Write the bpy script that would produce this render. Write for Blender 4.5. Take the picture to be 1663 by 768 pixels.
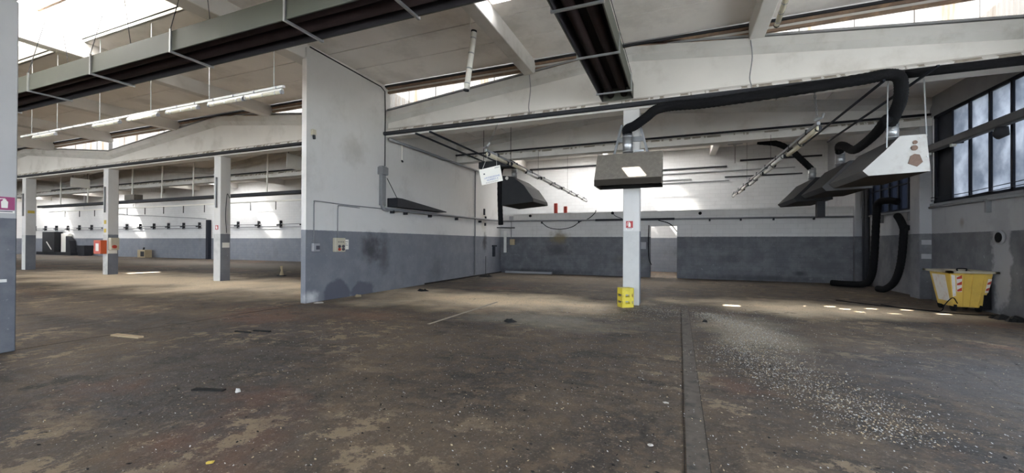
import bpy, bmesh, math, random
from mathutils import Vector, Matrix
sc = bpy.context.scene
for o in list(bpy.data.objects): bpy.data.objects.remove(o)
R = math.radians
rnd = random.Random(7)

# ------------------------------------------------------------------ camera
cam = bpy.data.cameras.new('camera'); co = bpy.data.objects.new('camera', cam)
sc.collection.objects.link(co); sc.camera = co
F, CY = 670.953, 391.259
cam.sensor_fit = 'HORIZONTAL'; cam.sensor_width = 36.0; cam.lens = F / 1663 * 36
cam.shift_y = (CY - 384) / 1663
cam.clip_start = .05; cam.clip_end = 500
rv = Vector((0.9268882, 0.37531392, 0.0042108)); uv_ = Vector((-0.00202305, -0.00622298, 0.99997859)); fv = Vector((-0.37533209, 0.92687687, 0.00500873))
m = Matrix.Identity(4)
for i in range(3):
    m[i][0] = rv[i]; m[i][1] = uv_[i]; m[i][2] = -fv[i]
m.translation = (0, 0, 1.55)
co.matrix_world = m

# ------------------------------------------------------------------ sky, sun, exposure
w = bpy.data.worlds.new('sky'); sc.world = w; w.use_nodes = True
bg = w.node_tree.nodes['Background']
bg.inputs[0].default_value = (.93, .95, 1.0, 1); bg.inputs[1].default_value = 9.0
SUN = Vector((.72, .67, -1)).normalized()
sl = bpy.data.lights.new('sun', 'SUN'); sl.energy = 38; sl.angle = R(.6); sl.color = (1, .95, .86)
so = bpy.data.objects.new('sun', sl); sc.collection.objects.link(so)
so.rotation_euler = SUN.to_track_quat('-Z', 'Y').to_euler(); so.location = (-20, -20, 30)
sc.view_settings.view_transform = 'Standard'; sc.view_settings.look = 'None'
sc.view_settings.gamma = 1; sc.view_settings.use_curve_mapping = False
sc.view_settings.exposure = 1.0
sc.cycles.use_denoising = True
sc.cycles.max_bounces = 10; sc.cycles.diffuse_bounces = 6; sc.cycles.transparent_max_bounces = 12
sc.cycles.sample_clamp_indirect = 12
sc.cycles.caustics_reflective = False; sc.cycles.caustics_refractive = False

# ------------------------------------------------------------------ materials
def nt(name):
    mt = bpy.data.materials.new(name); mt.use_nodes = True
    return mt, mt.node_tree, mt.node_tree.nodes['Principled BSDF']
def N(t, kind, **kw):
    n = t.nodes.new(kind)
    for k, v in kw.items():
        if k.startswith('i_'):
            k = k[2:]; k = int(k) if k.isdigit() else k
            n.inputs[k].default_value = v
        else: setattr(n, k, v)
    return n
def mix(t, fac, a, b, blend='MIX'):
    n = t.nodes.new('ShaderNodeMix'); n.data_type = 'RGBA'; n.blend_type = blend
    for s, v in ((n.inputs[0], fac), (n.inputs[6], a), (n.inputs[7], b)):
        if hasattr(v, 'links'): t.links.new(v, s)
        elif isinstance(v, (int, float)): s.default_value = v
        else: s.default_value = (*v, 1) if len(v) == 3 else v
    return n.outputs[2]
def math_(t, op, a, b=0.0, clamp=False):
    n = t.nodes.new('ShaderNodeMath'); n.operation = op; n.use_clamp = clamp
    for s, v in ((n.inputs[0], a), (n.inputs[1], b)):
        if hasattr(v, 'links'): t.links.new(v, s)
        else: s.default_value = v
    return n.outputs[0]
def ramp(t, v, a, b, lo=0.0, hi=1.0, smooth=True):
    n = t.nodes.new('ShaderNodeMapRange'); n.interpolation_type = 'SMOOTHSTEP' if smooth else 'LINEAR'
    t.links.new(v, n.inputs[0])
    n.inputs[1].default_value = a; n.inputs[2].default_value = b; n.inputs[3].default_value = lo; n.inputs[4].default_value = hi
    return n.outputs[0]
def pos(t):
    for n in t.nodes:
        if n.type == 'NEW_GEOMETRY': return n.outputs['Position']
    return t.nodes.new('ShaderNodeNewGeometry').outputs['Position']
def scaled(t, v, s):
    n = t.nodes.new('ShaderNodeVectorMath'); n.operation = 'MULTIPLY'
    t.links.new(v, n.inputs[0]); n.inputs[1].default_value = s
    return n.outputs[0]
def noise(t, v, scale, detail=4, rough=.55):
    n = N(t, 'ShaderNodeTexNoise'); n.inputs['Scale'].default_value = scale; n.inputs['Detail'].default_value = detail; n.inputs['Roughness'].default_value = rough
    t.links.new(v, n.inputs['Vector']); return n.outputs['Fac']
def bump(t, bs, h, strength, dist=.02):
    b = N(t, 'ShaderNodeBump'); b.inputs['Strength'].default_value = strength; b.inputs['Distance'].default_value = dist
    t.links.new(h, b.inputs['Height']); t.links.new(b.outputs[0], bs.inputs['Normal'])
def blob(t, col, c, r, color, amount, edge=.9, nscale=4.0):
    """a colour patch of its own shape around point c with radii r"""
    p = pos(t)
    s = t.nodes.new('ShaderNodeVectorMath'); s.operation = 'SUBTRACT'; t.links.new(p, s.inputs[0]); s.inputs[1].default_value = c
    d = scaled(t, s.outputs[0], tuple(1 / x for x in r))
    l = t.nodes.new('ShaderNodeVectorMath'); l.operation = 'LENGTH'; t.links.new(d, l.inputs[0])
    v = math_(t, 'ADD', l.outputs['Value'], math_(t, 'MULTIPLY', math_(t, 'SUBTRACT', noise(t, p, nscale, 3), .5), 1.0))
    f = ramp(t, v, 1 - edge, 1.0, amount, 0.0)
    return mix(t, f, col, color)

def plain(name, base, rough=.6, var=.12, scale=6, metallic=0.0, bmp=0.0, dirt=None, dirt_amt=.5, dscale=1.5):
    mt, t, b = nt(name); p = pos(t)
    dark = tuple(x * (1 - var) for x in base); lite = tuple(min(1, x * (1 + var * .6)) for x in base)
    c = mix(t, noise(t, p, scale, 5), dark, lite)
    if dirt: c = mix(t, ramp(t, noise(t, p, dscale, 5, .65), .48, .72, 0, dirt_amt), c, dirt)
    t.links.new(c, b.inputs['Base Color']); b.inputs['Roughness'].default_value = rough; b.inputs['Metallic'].default_value = metallic
    if bmp: bump(t, b, noise(t, p, 40, 4), bmp, .01)
    if max(base) < .04: b.inputs['Specular IOR Level'].default_value = .15
    return mt

WHITE = (.60, .588, .572); GREY = (.145, .154, .178)
HP = 1.865
def wall_mat(name, white=WHITE, grey=GREY, brick=None, stains=(), front_light=False, dirt=.5):
    mt, t, b = nt(name); p = pos(t)
    sx = N(t, 'ShaderNodeSeparateXYZ'); t.links.new(p, sx.inputs[0])
    z = sx.outputs[2]
    n1 = noise(t, p, .7, 6, .65); n2 = noise(t, p, 5, 5, .6)
    wc = mix(t, n2, tuple(x * .93 for x in white), white)
    wc = mix(t, ramp(t, n1, .5, .75, 0, dirt), wc, tuple(x * .62 for x in white))
    streak = noise(t, scaled(t, p, (3, 3, .25)), 1.6, 4, .7)
    wc = mix(t, ramp(t, streak, .55, .8, 0, dirt * .5), wc, (white[0] * .6, white[1] * .56, white[2] * .5))
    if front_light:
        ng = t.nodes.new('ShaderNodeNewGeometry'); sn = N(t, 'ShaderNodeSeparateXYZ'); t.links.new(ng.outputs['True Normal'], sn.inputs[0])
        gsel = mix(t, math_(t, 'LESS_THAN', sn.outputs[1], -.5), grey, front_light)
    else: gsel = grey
    gc = mix(t, ramp(t, noise(t, p, 2.2, 6, .65), .35, .7), gsel, mix(t, .25, gsel, (.30, .30, .30)))
    gc = mix(t, ramp(t, noise(t, p, 9, 5, .7), .62, .72, 0, .55), gc, (.34, .35, .36))
    gc = mix(t, ramp(t, n1, .55, .75, 0, .45), gc, (.09, .09, .10))
    zz = math_(t, 'ADD', z, math_(t, 'MULTIPLY', math_(t, 'SUBTRACT', noise(t, p, 12, 2), .5), .02))
    c = mix(t, math_(t, 'LESS_THAN', zz, HP), wc, gc)
    for s in stains: c = blob(t, c, *s)
    h = n2
    if brick:
        cm = N(t, 'ShaderNodeCombineXYZ'); t.links.new(sx.outputs[brick[0]], cm.inputs[0]); t.links.new(z, cm.inputs[1])
        bk = N(t, 'ShaderNodeTexBrick'); t.links.new(cm.outputs[0], bk.inputs['Vector'])
        bk.inputs['Scale'].default_value = 1; bk.inputs['Brick Width'].default_value = .5; bk.inputs['Row Height'].default_value = .2; bk.inputs['Mortar Size'].default_value = .008
        bk.inputs['Color1'].default_value = (1, 1, 1, 1); bk.inputs['Color2'].default_value = (.95, .95, .95, 1); bk.inputs['Mortar'].default_value = (.84, .84, .84, 1)
        c = mix(t, 1.0, c, bk.outputs['Color'], 'MULTIPLY')
        bump(t, b, math_(t, 'SUBTRACT', 1.0, bk.outputs['Fac']), .15, .01)
    else: bump(t, b, noise(t, p, 25, 5), .12, .01)
    t.links.new(c, b.inputs['Base Color']); b.inputs['Roughness'].default_value = .75
    return mt
def SP(c, r, col, a, e=.9, ns=4.0): return (c, r, col, a, e, ns)
M = {}
SOOT = (.035, .035, .04)
M['partition'] = wall_mat('painted_partition', stains=[
    SP((-8.76, 10.1, 1.35), (.5, .6, .65), SOOT, .9), SP((-8.76, 10.7, 1.2), (.5, .4, .9), SOOT, .65),
    SP((-8.76, 18.1, 1.6), (.5, .35, .6), SOOT, .95), SP((-8.76, 8.75, .10), (.5, .55, .45), (.075, .08, .105), .85, .25, 2),
    SP((-8.76, 9.75, .08), (.5, .5, .35), (.075, .08, .105), .85, .25, 2), SP((-8.76, 13.9, .5), (.5, .6, .7), (.08, .085, .1), .5),
    SP((-8.76, 18.0, 2.6), (.5, .5, .7), (.40, .36, .28), .6), SP((-8.76, 9.4, 4.2), (.5, .7, .6), (.33, .31, .28), .5),
    SP((-8.76, 7.9, .12), (.5, .3, .25), (.6, .6, .6), .8)])
M['low_wall'] = wall_mat('painted_block_wall', grey=(.10, .103, .115), brick=(0,), stains=[
    SP((-5.6, 20, 1.85), (.7, 1, .45), (.17, .13, .06), .8), SP((-5.6, 20, 1.2), (.9, 1, .4), SOOT, .6), SP((-2.2, 20, .8), (.9, 1, .3), (.10, .095, .05), .5),
    SP((2.0, 20, .9), (.8, 1, .3), SOOT, .4), SP((-6.5, 20, .1), (3.5, 1, .22), SOOT, .8), SP((3, 20, .1), (3.5, 1, .2), SOOT, .7), SP((4.6, 20, .35), (.35, 1, .15), SOOT, .8)])
M['outer_wall'] = wall_mat('painted_far_wall', white=(.66, .66, .66), grey=(.17, .185, .22), brick=(0,), dirt=.3)
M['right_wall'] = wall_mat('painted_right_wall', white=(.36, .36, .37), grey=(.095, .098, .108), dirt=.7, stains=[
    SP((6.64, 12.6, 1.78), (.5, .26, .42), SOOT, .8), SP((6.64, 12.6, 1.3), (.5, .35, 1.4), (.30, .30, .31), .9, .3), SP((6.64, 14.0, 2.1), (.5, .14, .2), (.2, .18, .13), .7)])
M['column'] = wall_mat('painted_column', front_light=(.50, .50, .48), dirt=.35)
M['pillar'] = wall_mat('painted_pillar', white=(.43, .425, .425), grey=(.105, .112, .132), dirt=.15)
M['concrete'] = plain('whitewashed_concrete', (.67, .645, .61), .85, .1, 1.2, bmp=.1, dirt=(.33, .30, .26), dirt_amt=.35, dscale=.9)
M['flange'] = plain('flange_whitewash', (.56, .545, .515), .85, .12, 1.5, bmp=.1, dirt=(.34, .32, .28), dirt_amt=.6, dscale=1.2)  # darker base than the web, so the flange band stands out
M['slab'] = plain('white_roof_slab', (.84, .80, .755), .85, .08, 1.0, bmp=.08, dirt=(.38, .35, .31), dirt_amt=.35, dscale=.7)
M['peel'] = plain('peeled_paint', (.33, .29, .24), .9, .5, 14, bmp=.3)
M['deck'] = plain('roof_deck', (.3, .3, .3), .9)
M['rust_trim'] = plain('rusty_trim', (.25, .17, .12), .8, .35, 3, dirt=(.40, .26, .16), dirt_amt=.8, dscale=4)
M['heater'] = plain('green_grey_sheet', (.085, .09, .072), .55, .12, 3, metallic=.2)
M['heater_in'] = plain('dark_reflector', (.024, .022, .025), .85, .3, 3)
M['heater_tube'] = plain('burnt_tube', (.030, .020, .020), .9, .4, 4)
M['galv'] = plain('galvanised_steel', (.42, .43, .44), .38, .2, 12, metallic=.85)
M['steel_grey'] = plain('grey_painted_pipe', (.20, .205, .215), .5, .2, 8)
M['dark_pipe'] = plain('dark_pipe', (.030, .031, .036), .6, .3, 10)
M['black_rubber'] = plain('black_rubber', (.008, .008, .009), .92, .5, 30, bmp=.8)
M['black_steel'] = plain('black_steel', (.020, .023, .032), .55, .3, 8)
M['white_plastic'] = plain('white_plastic', (.70, .69, .65), .4, .06, 10)
M['yellowed'] = plain('yellowed_plastic', (.58, .53, .40), .4, .12, 10)
M['cream'] = plain('cream_plastic', (.48, .44, .34), .5, .1, 8)
M['grey_plastic'] = plain('grey_plastic', (.30, .30, .31), .5, .1, 8)
M['red'] = plain('red_paint', (.45, .045, .025), .5, .15, 6)
M['orange_red'] = plain('orange_red_paint', (.55, .10, .03), .5, .15, 6)
M['magenta'] = plain('faded_red_sign', (.30, .035, .13), .5, .08, 6)
M['sign_red'] = plain('sign_red', (.38, .03, .03), .5, .08, 6)
M['yellow_crate'] = plain('yellow_crate_plastic', (.62, .50, .04), .5, .15, 8, dirt=(.28, .2, .03), dirt_amt=.5, dscale=5)
M['yellow_bin'] = plain('faded_yellow_plastic', (.62, .42, .085), .45, .1, 4, dirt=(.42, .27, .07), dirt_amt=.4, dscale=3)
M['bin_rim'] = plain('dirty_rim', (.38, .34, .25), .6, .25, 8, dirt=(.15, .12, .08), dirt_amt=.6, dscale=5)
M['white_sticker'] = plain('white_sticker', (.66, .64, .60), .5, .1, 8, dirt=(.45, .25, .18), dirt_amt=.5, dscale=8)
M['hood'] = plain('sooty_hood', (.16, .143, .12), .8, .35, 9, dirt=(.26, .23, .19), dirt_amt=.4, dscale=14, bmp=.2)
M['hood_grey'] = plain('dull_grey_hood', (.085, .085, .088), .6, .3, 5)
M['hood_dark'] = plain('black_hood', (.026, .027, .030), .6, .3, 6)
M['hood_white'] = plain('bare_sheet_hood', (.40, .39, .365), .5, .15, 3, dirt=(.25, .21, .17), dirt_amt=.5, dscale=2.5)
M['hood_under'] = plain('greasy_underside', (.028, .023, .018), .7, .4, 6)
M['rust'] = plain('rust_patch', (.15, .095, .07), .8, .3, 18)
M['board'] = plain('off_white_board', (.78, .76, .70), .6, .06, 4)
M['ink_blue'] = plain('blue_ink', (.10, .16, .42), .6, .05, 5)
M['ink_dark'] = plain('dark_ink', (.06, .06, .08), .6, .05, 5)
M['wood'] = plain('bare_wood', (.38, .29, .18), .8, .25, 10)
M['paper'] = plain('paper_scrap', (.42, .40, .37), .8, .1, 10)
M['black_debris'] = plain('black_debris', (.02, .02, .02), .8, .4, 10)
M['chips'] = plain('pale_flakes', (.42, .42, .40), .7, .35, 60)
M['tan'] = plain('tan_debris', (.40, .32, .2), .8, .2, 10)
M['strip'] = plain('floor_strip', (.095, .078, .062), .9, .5, 7, bmp=.5, dirt=(.030, .026, .025), dirt_amt=.9, dscale=5)
M['joint'] = plain('dark_joint', (.030, .026, .024), .9, .3, 8)
M['line'] = plain('worn_line_paint', (.33, .29, .23), .8, .3, 12)
M['ground'] = plain('outside_ground', (.50, .465, .41), .9)
M['yellow_tag'] = plain('yellow_tag', (.55, .40, .06), .6, .1, 8)

def sheet_mat(name, tint, transp, stain, centre=None, radius=None):
    """weathered corrugated fibreglass: part clear, part diffusing"""
    mt, t, b = nt(name); t.nodes.remove(b); out = [n for n in t.nodes if n.type == 'OUTPUT_MATERIAL'][0]
    p = pos(t)
    st = noise(t, scaled(t, p, (2.6, 2.6, .18)), 1.5, 4, .6)
    c = mix(t, ramp(t, st, .5, .68, 0, stain), tint, tuple(a * b for a, b in zip(tint, (.62, .42, .24))))
    tr = N(t, 'ShaderNodeBsdfTransparent'); tl = N(t, 'ShaderNodeBsdfTranslucent')
    t.links.new(c, tl.inputs[0]); t.links.new(c, tr.inputs[0])
    ms = N(t, 'ShaderNodeMixShader')
    if centre:
        s = t.nodes.new('ShaderNodeVectorMath'); s.operation = 'SUBTRACT'; t.links.new(p, s.inputs[0]); s.inputs[1].default_value = centre
        d = scaled(t, s.outputs[0], tuple(1 / x for x in radius))
        l = t.nodes.new('ShaderNodeVectorMath'); l.operation = 'LENGTH'; t.links.new(d, l.inputs[0])
        t.links.new(ramp(t, l.outputs['Value'], .15, 1, 1 - transp, 1.0), ms.inputs[0])
    else: ms.inputs[0].default_value = 1 - transp
    t.links.new(tr.outputs[0], ms.inputs[1]); t.links.new(tl.outputs[0], ms.inputs[2]); t.links.new(ms.outputs[0], out.inputs[0])
    return mt
M['glazing'] = sheet_mat('corrugated_glazing', (.135, .130, .120), .45, .75)
M['rooflight'] = sheet_mat('corrugated_rooflight', (.13, .126, .115), .0, .85)
M['south_glazing'] = sheet_mat('dirty_south_glazing', (.14, .135, .125), .0, .5)
M['dirty_rooflight'] = sheet_mat('dirty_rooflight', (.07, .068, .064), .0, .5)
M['clear_sheet'] = sheet_mat('clear_sheet', (.95, .95, .95), .9, 0)
def glass_mat():
    mt, t, b = nt('dirty_glass'); t.nodes.remove(b); out = [n for n in t.nodes if n.type == 'OUTPUT_MATERIAL'][0]
    p = pos(t)
    c = mix(t, ramp(t, noise(t, p, 1.3, 5, .6), .3, .75), (.12, .135, .158), (.25, .27, .30))
    tr = N(t, 'ShaderNodeBsdfTransparent'); tl = N(t, 'ShaderNodeBsdfTranslucent'); gl = N(t, 'ShaderNodeBsdfGlossy'); gl.inputs['Roughness'].default_value = .1
    t.links.new(c, tr.inputs[0]); t.links.new(c, tl.inputs[0])
    ms = N(t, 'ShaderNodeMixShader'); ms.inputs[0].default_value = .75
    t.links.new(tr.outputs[0], ms.inputs[1]); t.links.new(tl.outputs[0], ms.inputs[2])
    m2 = N(t, 'ShaderNodeMixShader'); m2.inputs[0].default_value = .06
    t.links.new(ms.outputs[0], m2.inputs[1]); t.links.new(gl.outputs[0], m2.inputs[2]); t.links.new(m2.outputs[0], out.inputs[0])
    return mt
M['glass'] = glass_mat()
M['dark_glass'] = sheet_mat('grimy_glass', (.035, .040, .052), .6, 0)
M['clear_glass'] = sheet_mat('clear_glass', (.62, .66, .70), .85, 0)

def floor_mat():
    mt, t, b = nt('worn_concrete_floor'); p = pos(t)
    big = noise(t, p, .16, 6, .62); mid = noise(t, scaled(t, p, (1, .55, 1)), .55, 7, .68); fine = noise(t, p, 4.5, 7, .72); grit = noise(t, p, 38, 4, .7)
    c = mix(t, ramp(t, mid, .38, .62), (.026, .0215, .0205), (.078, .062, .048))
    c = mix(t, ramp(t, fine, .44, .66, 0, .75), c, (.125, .098, .070))
    c = mix(t, ramp(t, big, .50, .62, 0, .7), c, (.032, .030, .035))
    c = mix(t, ramp(t, noise(t, scaled(t, p, (.35, 1, 1)), .8, 7, .72), .53, .62, 0, .85), c, (.020, .017, .016))
    c = mix(t, ramp(t, noise(t, scaled(t, p, (.5, 1, 1)), .9, 7, .72), .56, .66, 0, .7), c, (.155, .122, .086))
    c = mix(t, ramp(t, noise(t, p, .28, 5, .6), .56, .66, 0, .55), c, (.120, .058, .040))
    peel = noise(t, p, 2.6, 11, .78)
    zone = noise(t, scaled(t, p, (1, .7, 1)), .45, 4, .6)
    c = mix(t, math_(t, 'MULTIPLY', ramp(t, peel, .525, .56), ramp(t, zone, .47, .6, 0, .9)), c, (.20, .163, .118))
    c = mix(t, math_(t, 'MULTIPLY', ramp(t, noise(t, scaled(t, p, (.8, 1, 1)), 1.7, 10, .75), .54, .58), ramp(t, zone, .52, .40, 0, .9)), c, (.016, .014, .014))
    # first three patches paint in light falling from the glazing; the rest are floor tones
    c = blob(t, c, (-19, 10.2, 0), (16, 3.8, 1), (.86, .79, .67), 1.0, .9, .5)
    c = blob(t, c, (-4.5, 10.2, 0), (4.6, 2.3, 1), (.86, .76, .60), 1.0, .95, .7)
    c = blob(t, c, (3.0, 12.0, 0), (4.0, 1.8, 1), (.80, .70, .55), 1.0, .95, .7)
    c = blob(t, c, (-2.6, 8.0, 0), (2.4, 1.2, 1), (.22, .225, .215), .7, .95, 1)
    c = blob(t, c, (-6.3, 7.0, 0), (1.6, .8, 1), (.15, .085, .06), .6, .95, 1)
    c = blob(t, c, (1.1, 8.6, 0), (1.1, 2.4, 1), (.30, .28, .24), .75, .95, 1)
    c = blob(t, c, (-30, 19, 0), (40, 4, 1), (.19, .18, .165), .7, .9, .4)
    c = blob(t, c, (-3, 16.8, 0), (8, 2.6, 1), (.13, .105, .075), .6, .9, .5)
    c = blob(t, c, (-10.2, 5.1, 0), (2.6, .6, 1), (.028, .026, .026), .85, .9, 1.2)
    c = blob(t, c, (-11.2, 4.2, 0), (2.0, .45, 1), (.024, .022, .022), .9, .9, 1.2)
    c = blob(t, c, (3.3, 6.4, 0), (2.6, 2.2, 1), (.058, .062, .078), .6, .95, .6)
    c = mix(t, ramp(t, grit, .57, .68, 0, .55), c, (.24, .21, .175))
    c = mix(t, ramp(t, noise(t, p, 30, 5, .75), .56, .64, 0, .6), c, (.014, .012, .012))
    c = mix(t, ramp(t, noise(t, p, 13, 8, .8), .56, .63, 0, .5), c, (.20, .17, .135))
    c = mix(t, ramp(t, noise(t, scaled(t, p, (.7, 1, 1)), 9, 8, .8), .57, .64, 0, .6), c, (.018, .016, .016))
    v = N(t, 'ShaderNodeTexVoronoi'); v.inputs['Scale'].default_value = .55; v.feature = 'DISTANCE_TO_EDGE'
    wv = t.nodes.new('ShaderNodeVectorMath'); wv.operation = 'ADD'; t.links.new(p, wv.inputs[0])
    nn = N(t, 'ShaderNodeTexNoise'); nn.inputs['Scale'].default_value = 1.2; nn.inputs['Detail'].default_value = 4; t.links.new(p, nn.inputs['Vector']); t.links.new(nn.outputs['Color'], wv.inputs[1])
    t.links.new(wv.outputs[0], v.inputs['Vector'])
    crack = ramp(t, v.outputs['Distance'], 0, .012, 1, 0)
    crack = math_(t, 'MULTIPLY', crack, ramp(t, noise(t, p, .5, 3), .5, .6))
    c = mix(t, math_(t, 'MULTIPLY', crack, .7), c, (.018, .015, .014))
    c = mix(t, 1.0, c, (1.0, .90, .78), 'MULTIPLY')
    t.links.new(c, b.inputs['Base Color'])
    t.links.new(ramp(t, fine, .3, .7, .68, .95), b.inputs['Roughness'])
    bump(t, b, math_(t, 'ADD', fine, math_(t, 'MULTIPLY', grit, .5)), .8, .015)
    return mt
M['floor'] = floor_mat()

# ------------------------------------------------------------------ mesh helpers
def link(o): sc.collection.objects.link(o); return o
class MB:
    def __init__(s): s.v = []; s.f = []; s.mi = []; s.k = 0
    def add(s, vs, fs, mi=0):
        b = len(s.v); s.v += [tuple(x) for x in vs]
        for f in fs: s.f.append([i + b for i in f]); s.mi.append(mi)
        return s
    def box(s, a, b, mi=0):
        x0, y0, z0 = a; x1, y1, z1 = b
        vs = [(x0, y0, z0), (x1, y0, z0), (x1, y1, z0), (x0, y1, z0), (x0, y0, z1), (x1, y0, z1), (x1, y1, z1), (x0, y1, z1)]
        return s.add(vs, [(0, 3, 2, 1), (4, 5, 6, 7), (0, 1, 5, 4), (1, 2, 6, 5), (2, 3, 7, 6), (3, 0, 4, 7)], mi)
    def hexa(s, bot, top, mi=0):
        return s.add(list(bot) + list(top), [(0, 3, 2, 1), (4, 5, 6, 7), (0, 1, 5, 4), (1, 2, 6, 5), (2, 3, 7, 6), (3, 0, 4, 7)], mi)
    def prism(s, poly, axis, a, b, mi=0):
        """poly: 2-D outline; axis 0/1/2 the extrusion axis"""
        def P(u, v, w): return (w, u, v) if axis == 0 else (u, w, v) if axis == 1 else (u, v, w)
        n = len(poly)
        vs = [P(u, v, a) for u, v in poly] + [P(u, v, b) for u, v in poly]
        fs = [list(range(n))[::-1], list(range(n, 2 * n))] + [(i, (i + 1) % n, n + (i + 1) % n, n + i) for i in range(n)]
        return s.add(vs, fs, mi)
    def tube(s, path, r, n=8, mi=0, ribs=0.0):
        path = [Vector(q) for q in path]; rings = []
        up = None
        for i, q in enumerate(path):
            d = (path[min(i + 1, len(path) - 1)] - path[max(i - 1, 0)]).normalized()
            if up is None or abs(up.dot(d)) > .98: up = Vector((0, 0, 1)) if abs(d.z) < .9 else Vector((1, 0, 0))
            a = d.cross(up).normalized(); bb = a.cross(d).normalized(); up = bb
            rr = (r[i] if isinstance(r, (list, tuple)) else r) * (1 + (ribs if i % 2 else -ribs))
            rings.append([q + (a * math.cos(2 * math.pi * k / n) + bb * math.sin(2 * math.pi * k / n)) * rr for k in range(n)])
        vs = [x for g in rings for x in g]; fs = []
        for i in range(len(path) - 1):
            for k in range(n): fs.append((i * n + k, i * n + (k + 1) % n, (i + 1) * n + (k + 1) % n, (i + 1) * n + k))
        fs.append(list(range(n))[::-1]); fs.append([(len(path) - 1) * n + k for k in range(n)])
        return s.add(vs, fs, mi)
    def build(s, name, mats, parent=None, smooth=False, bevel=0.0):
        me = bpy.data.meshes.new(name); me.from_pydata(s.v, [], s.f)
        ml = mats if isinstance(mats, (list, tuple)) else [mats]
        for x in ml: me.materials.append(M[x])
        for pl, i in zip(me.polygons, s.mi): pl.material_index = i; pl.use_smooth = smooth
        bm = bmesh.new(); bm.from_mesh(me); bmesh.ops.recalc_face_normals(bm, faces=bm.faces)
        if bevel: bmesh.ops.bevel(bm, geom=bm.edges[:], offset=bevel, segments=1, affect='EDGES')
        bm.to_mesh(me); bm.free(); me.update()
        o = bpy.data.objects.new(name, me); link(o)
        if parent:
            o.parent = parent; o.matrix_parent_inverse = Matrix.Translation(-parent.location)
        return o
def empty(name, loc=(0, 0, 0)):
    o = bpy.data.objects.new(name, None); link(o); o.location = loc; o.empty_display_size = .2; return o
def tag(o, label, cat, group=None, kind=None):
    o['label'] = label; o['category'] = cat
    if group: o['group'] = group
    if kind: o['kind'] = kind
    return o
def struct(o, label=None):
    o['kind'] = 'structure'
    if label: o['label'] = label
    return o
def spline(pts, k=8):
    """Catmull-Rom through pts"""
    P = [Vector(p) for p in pts]; P = [P[0] * 2 - P[1]] + P + [P[-1] * 2 - P[-2]]; out = []
    for i in range(1, len(P) - 2):
        a, b, c, d = P[i - 1], P[i], P[i + 1], P[i + 2]
        for j in range(k):
            t = j / k
            out.append(.5 * ((2 * b) + (c - a) * t + (2 * a - 5 * b + 4 * c - d) * t * t + (3 * b - a - 3 * c + d) * t ** 3))
    out.append(P[-2]); return out
def text_mesh(name, body, size, mat, parent, loc, rot, ext=.001, align='CENTER'):
    cu = bpy.data.curves.new(name, 'FONT'); cu.body = body; cu.size = size; cu.extrude = ext; cu.align_x = align; cu.align_y = 'CENTER'
    to = bpy.data.objects.new(name + '_c', cu); link(to)
    bpy.context.view_layer.update()
    me = bpy.data.meshes.new_from_object(to.evaluated_get(bpy.context.evaluated_depsgraph_get()))
    bpy.data.objects.remove(to); bpy.data.curves.remove(cu)
    me.materials.clear(); me.materials.append(M[mat])
    o = bpy.data.objects.new(name, me); link(o)
    mw = Matrix.Translation(loc) @ rot.to_4x4()
    o.parent = parent; o.matrix_parent_inverse = Matrix.Translation(-parent.location); o.matrix_basis = mw
    return o

# ------------------------------------------------------------------ the hall: dimensions
XC, MOD = -1.125, 7.913               # middle column, column module
Y0, Y1, Y2, YF, YO = 2.56, 10.96, 15.5, 20.05, 24.2
XP0, XP1, YP = -8.92, -8.76, 7.73     # partition faces and its free end
XR = 6.64                             # right wall face
ZB, ZE, ZA, ZC = 4.93, 5.72, 6.52, 6.62
XL = XC - 9 * MOD                     # far left wall
YB = -10.4
SPANS = [(XC - MOD - 2 * MOD * k, XC + MOD - 2 * MOD * k) for k in range(5)]
SPANS[0] = (XC - MOD, XC + MOD)
def ztop(x, sp): 
    c = (sp[0] + sp[1]) / 2
    return ZA - (ZA - ZE) * abs(x - c) / MOD

# floor
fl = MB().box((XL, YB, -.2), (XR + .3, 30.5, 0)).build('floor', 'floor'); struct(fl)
def fpart(name, mat, a, b, z=.003): return MB().box((a[0], a[1], -.01), (b[0], b[1], z)).build(name, mat, fl)
fpart('joint_strip', 'strip', (.05, .2), (.20, 10.6), .004)
for xa in (.035, .20): fpart('expansion_joint', 'joint', (xa, .2), (xa + .005, 10.6), .005)
fpart('expansion_joint', 'joint', (-8.74, 1), (-8.72, 7.7), .002)
fpart('painted_line', 'line', (-4.45, 6.7), (-4.39, 9.9), .004)
og = MB().box((-200, -120, -.45), (150, 150, -.3)).build('outside_ground', 'ground'); struct(og)

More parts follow.
